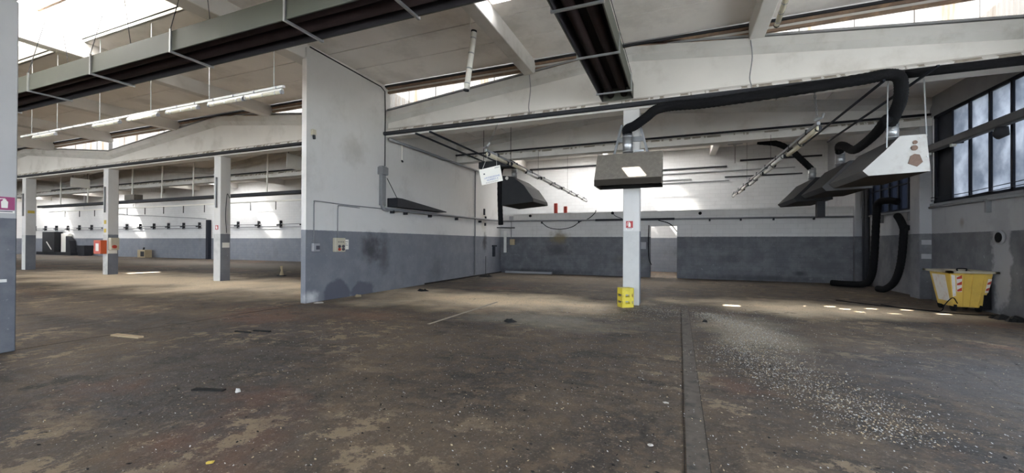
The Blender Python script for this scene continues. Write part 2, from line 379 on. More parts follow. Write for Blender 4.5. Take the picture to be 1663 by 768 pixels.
# ------------------------------------------------------------------ beams
def beam(sp, Y, pipe=True):
    x0, x1 = sp; c = (x0 + x1) / 2
    e = empty('concrete_beam', (c, Y, ZB)); struct(e)
    g = .006
    MB().prism([(x0 + g, ZB + .2), (x1 - g, ZB + .2), (x1 - g, ZE - .1), (c, ZA - .1), (x0 + g, ZE - .1)], 1, Y - .07, Y + .07).build('web', 'concrete', e)
    tf = MB()
    for a, b in ((x0 + g, c), (c, x1 - g)):
        za, zb = ztop(a, sp), ztop(b, sp)
        tf.hexa([(a, Y - .2, za - .20), (b, Y - .2, zb - .20), (b, Y + .2, zb - .20), (a, Y + .2, za - .20)], [(a, Y - .2, za), (b, Y - .2, zb), (b, Y + .2, zb), (a, Y + .2, za)])
        tf.hexa([(a, Y - .072, za - .33), (b, Y - .072, zb - .33), (b, Y + .072, zb - .33), (a, Y + .072, za - .33)], [(a, Y - .2, za - .2), (b, Y - .2, zb - .2), (b, Y + .2, zb - .2), (a, Y + .2, za - .2)])
    tf.build('top_flange', 'flange', e)
    bf = MB().box((x0 + g, Y - .2, ZB), (x1 - g, Y + .2, ZB + .22))
    bf.hexa([(x0 + g, Y - .2, ZB + .22), (x1 - g, Y - .2, ZB + .22), (x1 - g, Y + .2, ZB + .22), (x0 + g, Y + .2, ZB + .22)], [(x0 + g, Y - .072, ZB + .32), (x1 - g, Y - .072, ZB + .32), (x1 - g, Y + .072, ZB + .32), (x0 + g, Y + .072, ZB + .32)])
    bf.build('bottom_flange', 'concrete', e)
    # flaking paint along the ledge
    pl = MB(); x = x0 + .8; rr = random.Random(int(Y * 10) + int(x0))
    while x < x1 - .6:
        l = rr.choice((rr.uniform(.03, .15), rr.uniform(.1, .45))); h = rr.uniform(.004, .03)
        pl.hexa([(x, Y - .2025, ZB + .20 - h), (x + l, Y - .2025, ZB + .20 - h * rr.random()), (x + l, Y - .19, ZB + .2 - h), (x, Y - .19, ZB + .2 - h)],
                [(x + .02, Y - .2025, ZB + .222), (x + l - .03, Y - .2025, ZB + .222), (x + l, Y - .15, ZB + .262), (x, Y - .15, ZB + .262)])
        x += l + rr.choice((rr.uniform(.01, .08), rr.uniform(.05, .5)))
    pp = pl.build('flaking_paint', 'peel', e); pp['kind'] = 'stuff'
for sp in SPANS:
    for Y in (Y1, Y2): beam(sp, Y)
    if sp[1] > -30: beam(sp, Y0)
# dark gaps and pipe along the beams
for Y, nm in ((Y1, 'nearer'), (Y2, 'farther')):
    z_, r_ = (5.03, .062) if Y == Y1 else (5.24, .035)
    p = MB().tube([(XL + 30, Y - .2 - r_, z_), (XR - .05, Y - .2 - r_, z_)], r_, 8).build('dark_service_pipe', 'dark_pipe', smooth=True)
    tag(p, 'long black pipe along the foot of the %s roof beam' % nm, 'pipe')

# ------------------------------------------------------------------ columns and walls
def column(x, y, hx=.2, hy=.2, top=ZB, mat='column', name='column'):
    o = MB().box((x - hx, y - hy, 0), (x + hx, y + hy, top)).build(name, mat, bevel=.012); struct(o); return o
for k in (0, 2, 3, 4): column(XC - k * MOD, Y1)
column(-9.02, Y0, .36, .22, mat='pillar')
column(XC - 3 * MOD, Y0)
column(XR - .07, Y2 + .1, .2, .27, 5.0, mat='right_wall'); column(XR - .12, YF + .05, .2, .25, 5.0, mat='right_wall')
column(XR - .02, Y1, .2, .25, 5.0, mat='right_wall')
wp = MB().box((XP0, YP, 0), (XP1, YF, 6.5)).build('wall_partition', 'partition'); struct(wp)
MB().box((XP1, 13.0, 0), (XP1 + .05, YF, .05)).build('kerb', 'joint', wp)
# low far wall with a doorway
lw = MB().box((XP1, YF, 0), (-1.25, YF + .2, 3.06)).box((-.08, YF, 0), (XR, YF + .2, 3.06)).box((-1.25, YF, 2.38), (-.08, YF + .2, 3.06)).build('wall_far_low', 'low_wall'); struct(lw)
d1 = empty('door_1', (-.66, YF, 0)); struct(d1)
for a, b in (((-1.27, 0), (-1.23, 2.38)), ((-.10, 0), (-.06, 2.38)), ((-1.27, 2.36), (-.06, 2.40))):
    MB().box((a[0], YF - .01, a[1]), (b[0], YF + .21, b[1])).build('door_frame', 'low_wall', d1)
ow = MB().box((XL, YO, 0), (XR + .3, YO + .25, 7.6)).build('wall_far', 'outer_wall'); struct(ow)
lwall = MB().box((XL - .25, YB, 0), (XL, YO + .25, 7.6)).build('wall_left', 'outer_wall'); struct(lwall)
bw = MB().box((XL, YB - .25, 0), (XR + .3, YB, .6)).box((XL, YB - .25, 5.4), (XR + .3, YB, 7.6))
for k in range(19): bw.box((XR - 4.2 * k - .4, YB - .25, .6), (XR - 4.2 * k + .3, YB, 5.4))
bw = bw.build('wall_back', 'outer_wall'); struct(bw)
bwin = empty('window_90', (0, YB, 1.1)); struct(bwin)  # unseen windows behind the camera, added as fill for front faces
for k in range(18): MB().box((XR - 4.2 * k - 3.9, YB - .15, .6), (XR - 4.2 * k - .4, YB - .144, 5.4)).build('pane', 'clear_glass', bwin)
# right wall with two window openings in view
W1 = (11.35, 15.28, 2.70, 5.18); W2 = (16.0, 19.8, 2.62, 4.6)
rw = MB()
T = (XR, XR + .25)
W0 = (-9.6, 9.6, .9, 5.18)  # unseen near window strip, added as fill for ceiling and partition
rw.box((T[0], W0[1], 0), (T[1], YO, 2.62)).box((T[0], YB, 0), (T[1], W0[0], 7)).box((T[0], W0[0], 0), (T[1], W0[1], W0[2])).box((T[0], W0[0], W0[3]), (T[1], W0[1], 7)).box((T[0], W0[1], 2.62), (T[1], W1[0], 7)).box((T[0], W1[0], 2.62), (T[1], W1[1], W1[2])).box((T[0], W1[0], W1[3]), (T[1], W1[1], 7))
rw.box((T[0], W1[1], 2.62), (T[1], W2[0], 7)).box((T[0], W2[0], W2[3]), (T[1], W2[1], 7)).box((T[0], W2[1], 2.62), (T[1], YO, 7))
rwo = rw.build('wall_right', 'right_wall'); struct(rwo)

# ------------------------------------------------------------------ windows in the right wall
def side_window(nm, W, ys, zmid, dark_from, gl='glass'):
    e = empty(nm, (XR, (W[0] + W[1]) / 2, W[2])); struct(e)
    for z in (W[2], W[3] - .08): MB().box((XR + .02, W[0], z), (XR + .12, W[1], z + .08)).build('frame_rail', 'black_steel', e)
    for y in ys: MB().box((XR + .02, y - .035, W[2]), (XR + .12, y + .035, W[3])).build('mullion', 'black_steel', e)
    if zmid: MB().box((XR + .03, W[0], zmid - .02), (XR + .1, W[1], zmid + .02)).build('glazing_bar', 'black_steel', e)
    yy = sorted([W[0]] + list(ys) + [W[1]])
    for a, b in zip(yy, yy[1:]):
        mm = 'black_steel' if (a + b) / 2 > dark_from else gl
        MB().box((XR + .06, a + .02, W[2] + .05), (XR + .066, b - .02, W[3] - .05)).build('pane' if mm == gl else 'blanked_pane', mm, e)
side_window('window_1', W1, [11.6, 12.33, 13.02, 13.74, 14.48, 15.22], None, 14.2)
side_window('window_2', W2, [16.05, 16.7, 17.35, 18.0, 18.65, 19.3, 19.75], 3.5, 99, 'dark_glass')
side_window('window_0', W0, [-9.6 + .96 * k for k in range(21)], None, 99, 'clear_glass')
MB().box((XR - .06, W1[0], 2.60), (XR + .02, Y2 - .2, 2.70)).build('window_sill', 'steel_grey', rwo)
# outside: a wall a few metres off shades the far window
struct(MB().box((10.5, 15.2, -.3), (11, 26, 9)).build('neighbour_wall', 'low_wall'))

# ------------------------------------------------------------------ ceiling
ceil = empty('ceiling', (0, 6, ZC)); struct(ceil)
XS = []
for sp in SPANS:
    c = (sp[0] + sp[1]) / 2
    XS += [sp[1], c + 2.75, c - 2.75]
XS.append(SPANS[-1][0]); XS = sorted(XS)                          # rafter lines
XS[-1] = XR + .2
panel_mesh = {}
def panel(x0, x1, y0, y1, z, name='roof_panel', hole=None):
    g = .012
    if hole:
        a, b, c, d = hole
        q = MB()
        for r in ((x0 + g, y0 + g, a, y1 - g), (b, y0 + g, x1 - g, y1 - g), (a, y0 + g, b, c), (a, d, b, y1 - g)):
            q.box((r[0], r[1], z), (r[2], r[3], z + .06))
        return q.build(name, 'slab', ceil)
    key = (round(x1 - x0, 2), round(y1 - y0, 2))
    if key not in panel_mesh:
        o = MB().box((-(x1 - x0) / 2 + g, -(y1 - y0) / 2 + g, 0), ((x1 - x0) / 2 - g, (y1 - y0) / 2 - g, .06)).build(name, 'slab', bevel=.008)
        panel_mesh[key] = o.data
    else: o = bpy.data.objects.new(name, panel_mesh[key]); link(o)
    o.parent = ceil; o.matrix_parent_inverse = Matrix.Translation(-ceil.location); o.location = ((x0 + x1) / 2, (y0 + y1) / 2, z)
    return o
BAY1 = [5.62, 6.40, 7.43, 8.46, 9.49, 10.76]
HOLES = []                                                        # chinks in the roof that let a spot of sun through
sun_at = lambda p, z: (p[0] - .72 * (z - p[2]), p[1] - .67 * (z - p[2]))
hx, hy = sun_at((-.86, 10.12, 3.22), ZC + .2)
CH1 = (hx - .24, hx + .22, hy - .14, hy + .24)
ax, ay = sun_at((1.25, 11.78, 0), ZC + .08)
deck_holes = [CH1, (ax - .2, ax + .2, ay - .17, ay + .13)]
for (fx, fy, dx, dy) in ((-24.6, 12.3, .5, 1.2), (2.7, 12.95, .2, .07), (2.95, 12.5, .16, .06), (3.4, 13.0, .16, .06), (3.6, 12.65, .16, .06), (3.8, 12.3, .16, .06), (3.95, 11.95, .16, .06), (4.4, 12.6, .17, .06), (5.1, 12.7, .17, .06), (4.6, 11.95, .2, .06), (5.6, 12.3, .2, .06)):
    a, b = sun_at((fx, fy, 0), ZC + .2); deck_holes.append((a - dx / 2 - .04, a + dx / 2 + .04, b - dy / 2 - .037, b + dy / 2 + .037))
cut = []
for xa, xb in zip(XS, XS[1:]):
    for ya, yb in zip(BAY1, BAY1[1:]):
        if any(h[0] < xb and h[1] > xa and h[2] < yb and h[3] > ya for h in deck_holes): cut.append((xa, xb, ya, yb)); continue   # built round their chinks below
        panel(xa, xb, ya, yb, ZC)
    if xa > -20: panel(xa, xb, Y0 + .2, 3.3, ZC)
    # bay three, beyond the second beam
    for ya, yb in zip([15.7, 16.8, 17.9, 19.0, 20.2], [16.8, 17.9, 19.0, 20.2, 23.2]):
        if yb < 21: panel(xa, xb, ya, yb, ZC)
    panel(xa, xb, 23.2, YO, ZC)
def grid_plate(name, x0, x1, y0, y1, z0, z1, holes, mat, parent):
    """a slab with rectangular holes: cells of a grid left out"""
    xs = sorted({x0, x1, *[h for q in holes for h in q[:2]]}); ys = sorted({y0, y1, *[h for q in holes for h in q[2:]]})
    bm = bmesh.new()
    top = {}
    for z in (z0, z1):
        for i, x in enumerate(xs):
            for j, y in enumerate(ys): top[(i, j, z)] = bm.verts.new((x, y, z))
    solid = {}
    for i in range(len(xs) - 1):
        for j in range(len(ys) - 1):
            cx, cy = (xs[i] + xs[i + 1]) / 2, (ys[j] + ys[j + 1]) / 2
            solid[(i, j)] = not any(q[0] < cx < q[1] and q[2] < cy < q[3] for q in holes)
    for (i, j), s in solid.items():
        if not s: continue
        for z in (z0, z1): bm.faces.new([top[(i, j, z)], top[(i + 1, j, z)], top[(i + 1, j + 1, z)], top[(i, j + 1, z)]])
        for (di, dj, e) in ((-1, 0, ((i, j), (i, j + 1))), (1, 0, ((i + 1, j), (i + 1, j + 1))), (0, -1, ((i, j), (i + 1, j))), (0, 1, ((i, j + 1), (i + 1, j + 1)))):
            if not solid.get((i + di, j + dj), False):
                a, b = e; bm.faces.new([top[(*a, z0)], top[(*b, z0)], top[(*b, z1)], top[(*a, z1)]])
    bm.normal_update(); bmesh.ops.recalc_face_normals(bm, faces=bm.faces)
    me = bpy.data.meshes.new(name); bm.to_mesh(me); bm.free(); me.materials.append(M[mat])
    o = bpy.data.objects.new(name, me); link(o)
    if parent: o.parent = parent; o.matrix_parent_inverse = Matrix.Translation(-parent.location)
    return o
for xa, xb, ya, yb in cut:
    hs = [(max(h[0], xa + .03), min(h[1], xb - .03), max(h[2], ya + .03), min(h[3], yb - .03)) for h in deck_holes]
    hs = [h for h in hs if h[1] > h[0] and h[3] > h[2]]
    grid_plate('roof_panel', xa + .012, xb - .012, ya + .012, yb - .012, ZC, ZC + .06, hs, 'slab', ceil)
# roof decks over the raised bays
grid_plate('roof_deck', XL, XR + .3, 5.62, Y1 + .3, ZC + .062, ZC + .1, deck_holes, 'deck', ceil)
for a, b in ((Y0 - .3, 3.3), (15.3, 20.2), (23.2, YO + .3), (YB, -9.2), (-6.0, -1.7)):
    MB().box((XL, a, ZC + .062), (XR + .3, b, ZC + .1)).build('roof_deck', 'deck', ceil)
for a, b in ((YB, -9.2), (-6.0, -1.7)): MB().box((XL, a, ZC), (XR + .3, b, ZC + .05)).build('roof_slab', 'slab', ceil)
# pitched slabs between the paired beams
def pitched(sp, ya, yb, n=6):
    c = (sp[0] + sp[1]) / 2
    for s in (-1, 1):
        for k in range(n):
            xa = c + s * MOD * k / n; xb = c + s * MOD * (k + 1) / n
            if xa > xb: xa, xb = xb, xa
            za, zb = ztop(xa, sp), ztop(xb, sp); g = .015
            MB().hexa([(xa + g, ya, za), (xb - g, ya, zb), (xb - g, yb, zb), (xa + g, yb, za)], [(xa + g, ya, za + .06), (xb - g, ya, zb + .06), (xb - g, yb, zb + .06), (xa + g, yb, za + .06)]).build('pitched_slab', 'slab', ceil)
        xa, xb = (sp[0], c) if s < 0 else (c, sp[1])
        za, zb = ztop(xa, sp) + .065, ztop(xb, sp) + .065
        MB().hexa([(xa, ya - .1, za), (xb, ya - .1, zb), (xb, yb + .1, zb), (xa, yb + .1, za)], [(xa, ya - .1, za + .05), (xb, ya - .1, zb + .05), (xb, yb + .1, zb + .05), (xa, yb + .1, za + .05)]).build('roof_deck', 'deck', ceil)
for sp in SPANS:
    pitched(sp, Y1 - .02, Y2 + .02)
    pitched(sp, -1.9, Y0 + .02, 2)
# rafters
for x in XS[:-1]:
    hw = .21 if any(abs(x - s[0]) < .1 for s in SPANS) else .15
    for ya, yb in ((Y0, Y1 - .02), (Y2, YO)):
        o = MB().box((x - hw, ya, ZC - .40), (x + hw, yb, ZC + .03)).build('rafter', 'concrete', bevel=.015); struct(o)
# fascia over the glazing
for i, (z0, z1, y, mt) in enumerate(((6.37, 6.43, Y1 - .10, 'rust_trim'), (6.43, 6.50, Y1 - .07, 'concrete'), (6.50, 6.56, Y1 - .12, 'rust_trim'), (6.56, ZC, Y1 - .16, 'dark_pipe'))):
    struct(MB().box((XL, y, z0), (XR, y + .08, z1)).build('trim_%d' % (i + 1), mt))
for yy in (Y0, Y2): struct(MB().box((XL, yy - .04, 6.37), (XR, yy + .04, ZC)).build('trim_5', 'concrete'))

# corrugated sheets: shared mesh, one object per sheet
def corr_mesh(width, height, horizontal, mat, pitch=.076, amp=.012):
    bm = bmesh.new(); n = int(width / pitch * 4); cols = []
    for i in range(n + 1):
        x = width * i / n; d = amp * math.sin(2 * math.pi * x / pitch)
        if horizontal: cols.append((bm.verts.new((x, 0, d)), bm.verts.new((x, height, d))))
        else: cols.append((bm.verts.new((x, d, 0)), bm.verts.new((x, d, height))))
    for a, b in zip(cols, cols[1:]): bm.faces.new([a[0], b[0], b[1], a[1]]).smooth = True
    me = bpy.data.meshes.new('sheet'); bm.to_mesh(me); bm.free(); me.materials.append(M[mat]); return me
cw = corr_mesh(1.0, .92, False, 'glazing')
cws = corr_mesh(1.0, .92, False, 'south_glazing')
wn = [3]
for sp in SPANS:
    c = (sp[0] + sp[1]) / 2
    for Y, off in ((Y1, .02), (Y0, -.02), (Y2, -.02)):
        if Y == Y0 and sp[1] < -30: continue
        for a, b in ((sp[0], c - 2.6), (c + 2.6, sp[1])):
            e = empty('window_%d' % wn[0], ((a + b) / 2, Y + off, 5.6)); struct(e); wn[0] += 1
            x = a
            while x < b - .05:
                o = bpy.data.objects.new('pane', cw if Y == Y1 else cws); link(o); o.parent = e; o.matrix_parent_inverse = Matrix.Translation(-e.location)
                o.location = (x, Y + off + (.012 if int((x - a) + .5) % 2 else 0), 5.62); s = min(1, b - x); o.scale = (s * 1.02, 1, 1)
                x += 1.0
    # middle of the span: closed over the ridge
        MB().box((c - 2.65, Y - .03, 6.1), (c + 2.65, Y + .03, ZC)).build('ridge_infill', 'concrete', ceil)
# rooflights with their upstands
rl = corr_mesh(1.0, 2.62, True, 'rooflight')
rl3 = corr_mesh(1.0, 3.25, True, 'dirty_rooflight'); rl0 = corr_mesh(1.0, 3.25, True, 'rooflight')
clear_spots = [(-5.8, -1.2), (-36.0, -33.0), (-54.5, -51.5), (-68.5, -65.0)]
for i, (a, b) in enumerate(clear_spots):
    M['clear%d' % i] = sheet_mat('sun_bleached_sheet_%d' % i, (.6, .6, .6), .8, 0, ((a + b) / 2, 21.9, ZC + .5), ((b - a) / 2, 1.5, 9))
cs_mesh = [corr_mesh(1.0, 3.25, True, 'clear%d' % i) for i in range(len(clear_spots))]
M['chink'] = sheet_mat('bleached_rooflight', (.95, .95, .95), .85, 0, (-13.6, 3.93, ZC + .5), (.6, .5, 9))
chink_mesh = corr_mesh(1.0, 2.62, True, 'chink')
for xa, xb in zip(XS, XS[1:]):
    for ya, yb, mesh in ((3.3, 5.62, rl), (20.2, 23.2, rl3), (-9.2, -6.0, rl0)):
        lit3 = ya > 20 and any(xb > ca - .3 and xa < cb + .3 for ca, cb in clear_spots)
        if (ya < 4 and (xb < -45 or xa > -9.2)) or (ya > 20 and not lit3):
            MB().box((xa, ya, ZC), (xb, yb, ZC + .1)).build('roof_slab', 'slab', ceil); continue
        e = empty('window_%d' % wn[0], ((xa + xb) / 2, ya, ZC)); struct(e); wn[0] += 1
        for q in (((xa, ya - .06, ZC), (xb, ya, ZC + .5)), ((xa, yb, ZC), (xb, yb + .06, ZC + .5)), ((xa, ya, ZC), (xa + .06, yb, ZC + .5)), ((xb - .06, ya, ZC), (xb, yb, ZC + .5))):
            MB().box(*q).build('upstand', 'white_plastic', e)
        for yy in (ya + (yb - ya) / 3, ya + 2 * (yb - ya) / 3): MB().box((xa, yy - .03, ZC + .40), (xb, yy + .03, ZC + .47)).build('purlin', 'rust_trim', e)
        x = xa
        while x < xb - .05:
            me = mesh
            if ya > 20:
                for i, (ca, cb) in enumerate(clear_spots):
                    if x + 1 > ca and x < cb: me = cs_mesh[i]
            if 3 < ya < 4 and x + 1 > -14.1 and x < -13.1: me = chink_mesh
            o = bpy.data.objects.new('pane', me); link(o); o.parent = e; o.matrix_parent_inverse = Matrix.Translation(-e.location)
            o.location = (x, ya - .12, ZC + .50); s = min(1, xb - x); o.scale = (s, 1, 1); x += 1.0

# ================================================================== things
# ------------------------------------------------------------------ radiant tube heaters
def heater(axis, a0, a1, c, half, zb, h, label, brackets):
    """long trough open below with two burner tubes; axis 0 runs along X, 1 along Y"""
    P = (lambda u, v, z: (u, v, z)) if axis == 0 else (lambda u, v, z: (v, u, z))
    e = empty('radiant_heater', P((a0 + a1) / 2, c, zb))
    def bar(name, mat, u0, u1, v0, v1, z0, z1, par=e):
        p, q = P(u0, v0, z0), P(u1, v1, z1)
        return MB().box(tuple(map(min, p, q)), tuple(map(max, p, q))).build(name, mat, par)
    for s in (-1, 1):
        v = sorted((c + s * half, c + s * (half - .02)))
        bar('side_panel', 'heater', a0, a1, v[0], v[1], zb, zb + h)
        v = sorted((c + s * (half - .021), c + s * (half - .03)))
        bar('side_lining', 'heater_in', a0, a1, v[0], v[1], zb, zb + h - .03)
    bar('top_panel', 'heater', a0, a1, c - half, c + half, zb + h, zb + h + .02)
    bar('top_lining', 'heater_in', a0, a1, c - half + .03, c + half - .03, zb + h - .03, zb + h)
    for u in (a0, a1 - .015): bar('end_cap', 'heater', u, u + .015, c - half, c + half, zb, zb + h)
    for s in (-1, 1):
        MB().tube([P(a0 + .05, c + s * half * .42, zb + .14), P(a1 - .05, c + s * half * .42, zb + .14)], .09, 10).build('burner_tube', 'heater_tube', e, smooth=True)
    for u in brackets:
        b = bar('bracket', 'galv', u - .02, u + .02, c - half - .03, c + half + .03, zb - .035, zb - .002)
        for s in (-1, 1):
            v = sorted((c + s * (half + .004), c + s * (half + .028)))
            bar('strap', 'galv', u - .02, u + .02, v[0], v[1], zb - .002, zb + h + .05, b)
            MB().tube([P(u, c + s * (half + .016), zb + h + .04), P(u + .12, c + s * .12, ZC)], .007, 5).build('suspension_wire', 'dark_pipe', b)
    tag(e, label, 'heater', 'radiant tube heaters under the roof')
    return e
heater(0, -20, -2.35, 4.80, .34, 4.90, .33, 'long grey-green radiant heater crossing the upper left, above the row of lamps', [-18.4, -15.9, -13.4, -10.86, -8.28, -5.5, -3.6])
heater(1, 3.0, 10.6, -1.445, .385, 5.15, .33, 'radiant heater running away toward the middle column', [4.2, 6.15, 7.9, 9.97])

# ------------------------------------------------------------------ row of strip lamps over the left hall
e = empty('lamp_rail', (-12, 5.72, 4.53))
MB().box((-17.6, 5.695, 4.53), (-7.08, 5.745, 4.575)).build('rail', 'white_plastic', e)
for x in (-17.0, -15.6, -13.52, -11.37, -9.29, -7.35): MB().tube([(x, 5.72, 4.57), (x, 5.72, ZC)], .008, 5).build('drop_rod', 'galv', e)
for x in [-17.2 + .62 * k for k in range(17)]: MB().box((x, 5.688, 4.525), (x + .025, 5.752, 4.58)).build('clip', 'grey_plastic', e)
tag(e, 'long white rail on thin rods that carries the row of strip lamps', 'lamp rail')
LX = [(-16.88, -15.66), (-13.8, -12.62), (-12.28, -11.08), (-10.76, -9.65), (-9.3, -8.22), (-8.16, -7.12)]
LL = ['first strip lamp of the row, nearest the left pillar', 'second strip lamp on the white rail from the left pillar', 'brightest strip lamp on the white rail, caught by the sun', 'fourth strip lamp on the white rail from the left pillar', 'yellowed strip lamp, last but one before the rail ends at the partition', 'last strip lamp at the partition end of the white rail']
def strip_lamp(p, q, r, label, group=None, up=None, mats=('yellowed', 'grey_plastic')):
    p, q = Vector(p), Vector(q); d = (q - p).normalized()
    e = empty('strip_lamp', (p + q) / 2)
    MB().tube([p + d * .03, q - d * .03], r, 8).build('diffuser', mats[0], e, smooth=True)
    u = Vector((0, 0, 1)) if abs(d.z) < .8 else Vector((0, 1, 0))
    n = d.cross(u).normalized(); u = n.cross(d)
    b = MB(); c0, c1 = p + u * r * .8, q + u * r * .8
    b.hexa([c0 - n * r * .8 - u * .01, c1 - n * r * .8 - u * .01, c1 + n * r * .8 - u * .01, c0 + n * r * .8 - u * .01], [c0 - n * r * .6 + u * .03, c1 - n * r * .6 + u * .03, c1 + n * r * .6 + u * .03, c0 + n * r * .6 + u * .03])
    b.build('housing', 'white_plastic', e)
    for a in (p, q): MB().tube([a - d * .001, a + d * .035] if a is p else [a - d * .035, a + d * .001], r * 1.12, 8).build('end_cap', mats[1], e)
    k = max(1, int((q - p).length / .3))
    for i in range(1, k + 1): MB().tube([p + (q - p) * (i - .5) / k - d * .012, p + (q - p) * (i - .5) / k + d * .012], r * 1.1, 8).build('clip', 'galv', e)
    tag(e, label, 'lamp', group); return e
for (a, b), l in zip(LX, LL): strip_lamp((a, 5.72, 4.455), (b, 5.72, 4.455), .038, l, 'strip lamps on the white rail')
hl = strip_lamp((-4.34, 8.0, 4.88), (-4.15, 8.0, 6.17), .058, 'strip lamp dangling upright on one wire before the corrugated window', mats=('board', 'dark_pipe'))
MB().tube([(-4.20, 7.96, 5.9), (-4.22, 7.95, 6.2), (-4.21, 7.95, ZC)], .008, 5).build('wire', 'white_plastic', hl)
# lamp beside the right rafter
strip_lamp((1.95, 10.45, 6.30), (1.95, 8.6, 6.52), .055, 'strip lamp hanging at the upper right beside the concrete rafter', mats=('yellowed', 'dark_pipe'))

# ------------------------------------------------------------------ light trunkings running to the far wall
def trunking(x0, x1, ya, yb, z, label, seed):
    e = empty('light_trunking', (x0, ya, z)); n = 9; rr = random.Random(seed)
    X = lambda y: x0 + (x1 - x0) * (y - ya) / (yb - ya)
    MB().hexa([(x0 - .03, ya, z), (x1 - .03, yb, z), (x1 + .03, yb, z), (x0 + .03, ya, z)], [(x0 - .03, ya, z + .06), (x1 - .03, yb, z + .06), (x1 + .03, yb, z + .06), (x0 + .03, ya, z + .06)]).build('channel', 'steel_grey', e)
    for i in range(n):
        a = ya + (yb - ya) * i / n + .06; b = ya + (yb - ya) * (i + 1) / n - .06; o = .09 if i % 2 else .02
        lp = MB().tube([(X(a) + o, a, z - .06), (X(b) + o, b, z - .06)], .055, 8).build('lamp_tube', 'yellowed' if i < 2 else 'white_plastic', e, smooth=True)
        for y in (a, b - .06): MB().tube([(X(y) + o, y, z - .06), (X(y) + o, y + .06, z - .06)], .062, 8).build('lamp_holder', 'dark_pipe', lp)
        y = (a + b) / 2
        MB().box((X(y) - .045, y, z - .02), (X(y) + .045, y + .04, z + .09)).build('clamp', 'dark_pipe', e)
        if i in (3, 6): MB().tube([(X(a), a, z + .05), (X(a), a, ZB if a > 11 and a < 15 else ZC)], .006, 5).build('suspension_wire', 'dark_pipe', e)
    ch = MB(); top = Vector((x0 + .02, 10.70, 4.93)); bot = Vector((x0, ya + .05, z + .06))
    for k in range(14):
        p = top + (bot - top) * (k / 14); q = top + (bot - top) * ((k + 1.25) / 14); s = .018
        ch.tube([p + Vector((s if k % 2 else 0, 0 if k % 2 else s, 0)), q + Vector((s if k % 2 else 0, 0 if k % 2 else s, 0))], .006, 4)
        ch.tube([p - Vector((s if k % 2 else 0, 0 if k % 2 else s, 0)), q - Vector((s if k % 2 else 0, 0 if k % 2 else s, 0))], .006, 4)
    c = ch.build('chain', 'galv', e); c['kind'] = 'stuff'
    MB().tube([(x0 - .07, ya + .02, z + .10), (x0 + .05, ya - .03, z + .13), (x0 + .09, ya + .02, z + .22)], .03, 6).build('hook', 'galv', e)
    tag(e, label, 'light trunking', 'light trunkings running toward the far wall')
trunking(-4.81, -4.92, 10.0, 23.4, 4.01, 'light trunking on a chain that slopes away above the hanging white sign', 3)
trunking(2.67, 2.51, 10.3, 23.7, 4.03, 'light trunking on a chain between the middle hood and the right-hand hoods', 4)

# hanging sign
e = empty('hanging_sign', (-4.62, 9.9, 3.34))
Rm = Matrix.Rotation(R(10), 3, 'Y').to_4x4(); Rm = Matrix.Rotation(R(12), 4, 'Z') @ Matrix.Rotation(R(-11.5), 4, 'Y')
def sg(x, z, y=0): return tuple(Vector((-4.62, 9.9, 3.34)) + (Rm @ Vector((x, y, z))))
MB().hexa([sg(-.29, -.21, 0), sg(.29, -.21, 0), sg(.29, -.21, .012), sg(-.29, -.21, .012)], [sg(-.29, .21, 0), sg(.29, .21, 0), sg(.29, .21, .012), sg(-.29, .21, .012)]).build('sign_board', 'board', e)
for x in (-.2, .2): MB().tube([sg(x, .2, .006), (-4.62 + (.10 if x > 0 else -.12), 10.02, 3.96)], .004, 5).build('string', 'white_plastic', e)
TR = (Rm @ Matrix.Rotation(R(90), 4, 'X')).to_3x3()
text_mesh('lettering', 'LAVORAZIONE', .062, 'ink_blue', e, sg(.02, -.05, -.003), TR); text_mesh('lettering', 'NUMERO 4', .062, 'ink_blue', e, sg(.02, -.115, -.003), TR)
text_mesh('lettering', 'AREA', .055, 'ink_dark', e, sg(.2, .165, -.003), TR); text_mesh('lettering', 'DOTAZIONI DI PROTEZIONE', .026, 'ink_dark', e, sg(0, -.175, -.003), TR)
MB().hexa([sg(-.19, .05, -.002), sg(-.15, .05, -.002), sg(-.15, .05, .001), sg(-.19, .05, .001)], [sg(-.19, .085, -.002), sg(-.15, .085, -.002), sg(-.15, .085, .001), sg(-.19, .085, .001)]).build('printed_mark', 'ink_dark', e)
tag(e, 'white tilted sign with blue lettering hung on strings from the light trunking', 'sign')

# ------------------------------------------------------------------ extraction hoods
def bolts(e, pts, ax):
    for p in pts:
        MB().tube([p, tuple(Vector(p) + Vector(ax) * .012)], .012, 6).build('bolt', 'galv', e)
def collar(e, x, y, z0, z1, r=.115):
    MB().tube([(x, y, z0), (x, y, z1)], r, 14).build('collar', 'galv', e, smooth=True)
    for z in (z0 + .06, (z0 + z1) / 2, z1 - .06): MB().tube([(x, y, z - .014), (x, y, z + .014)], r * 1.08, 14).build('clamp_band', 'galv', e, smooth=True)
# middle hood on the column
e = empty('extraction_hood', (XC, 10.4, 2.92)); x0, x1 = -1.905, -.375
sh = MB()
prof = [(9.95, 2.93), (9.95, 3.075), (10.40, 3.76), (10.74, 3.76), (10.74, 2.93), (10.72, 2.93), (10.72, 3.74), (10.41, 3.74), (9.97, 3.07), (9.97, 2.93)]
MB().hexa([(x0, 9.95, 3.075), (x1, 9.95, 3.075), (x1, 9.97, 3.07), (x0, 9.97, 3.07)], [(x0, 10.40, 3.76), (x1, 10.40, 3.76), (x1, 10.41, 3.74), (x0, 10.41, 3.74)]).build('sloped_front', 'hood', e)
MB().box((x0, 9.95, 2.93), (x1, 9.965, 3.075)).build('skirt', 'hood_under', e)
MB().box((x0, 10.40, 3.745), (x1, 10.74, 3.76)).build('top_sheet', 'hood', e)
MB().box((x0, 10.73, 2.93), (x1, 10.745, 3.745)).build('back_sheet', 'hood_dark', e)
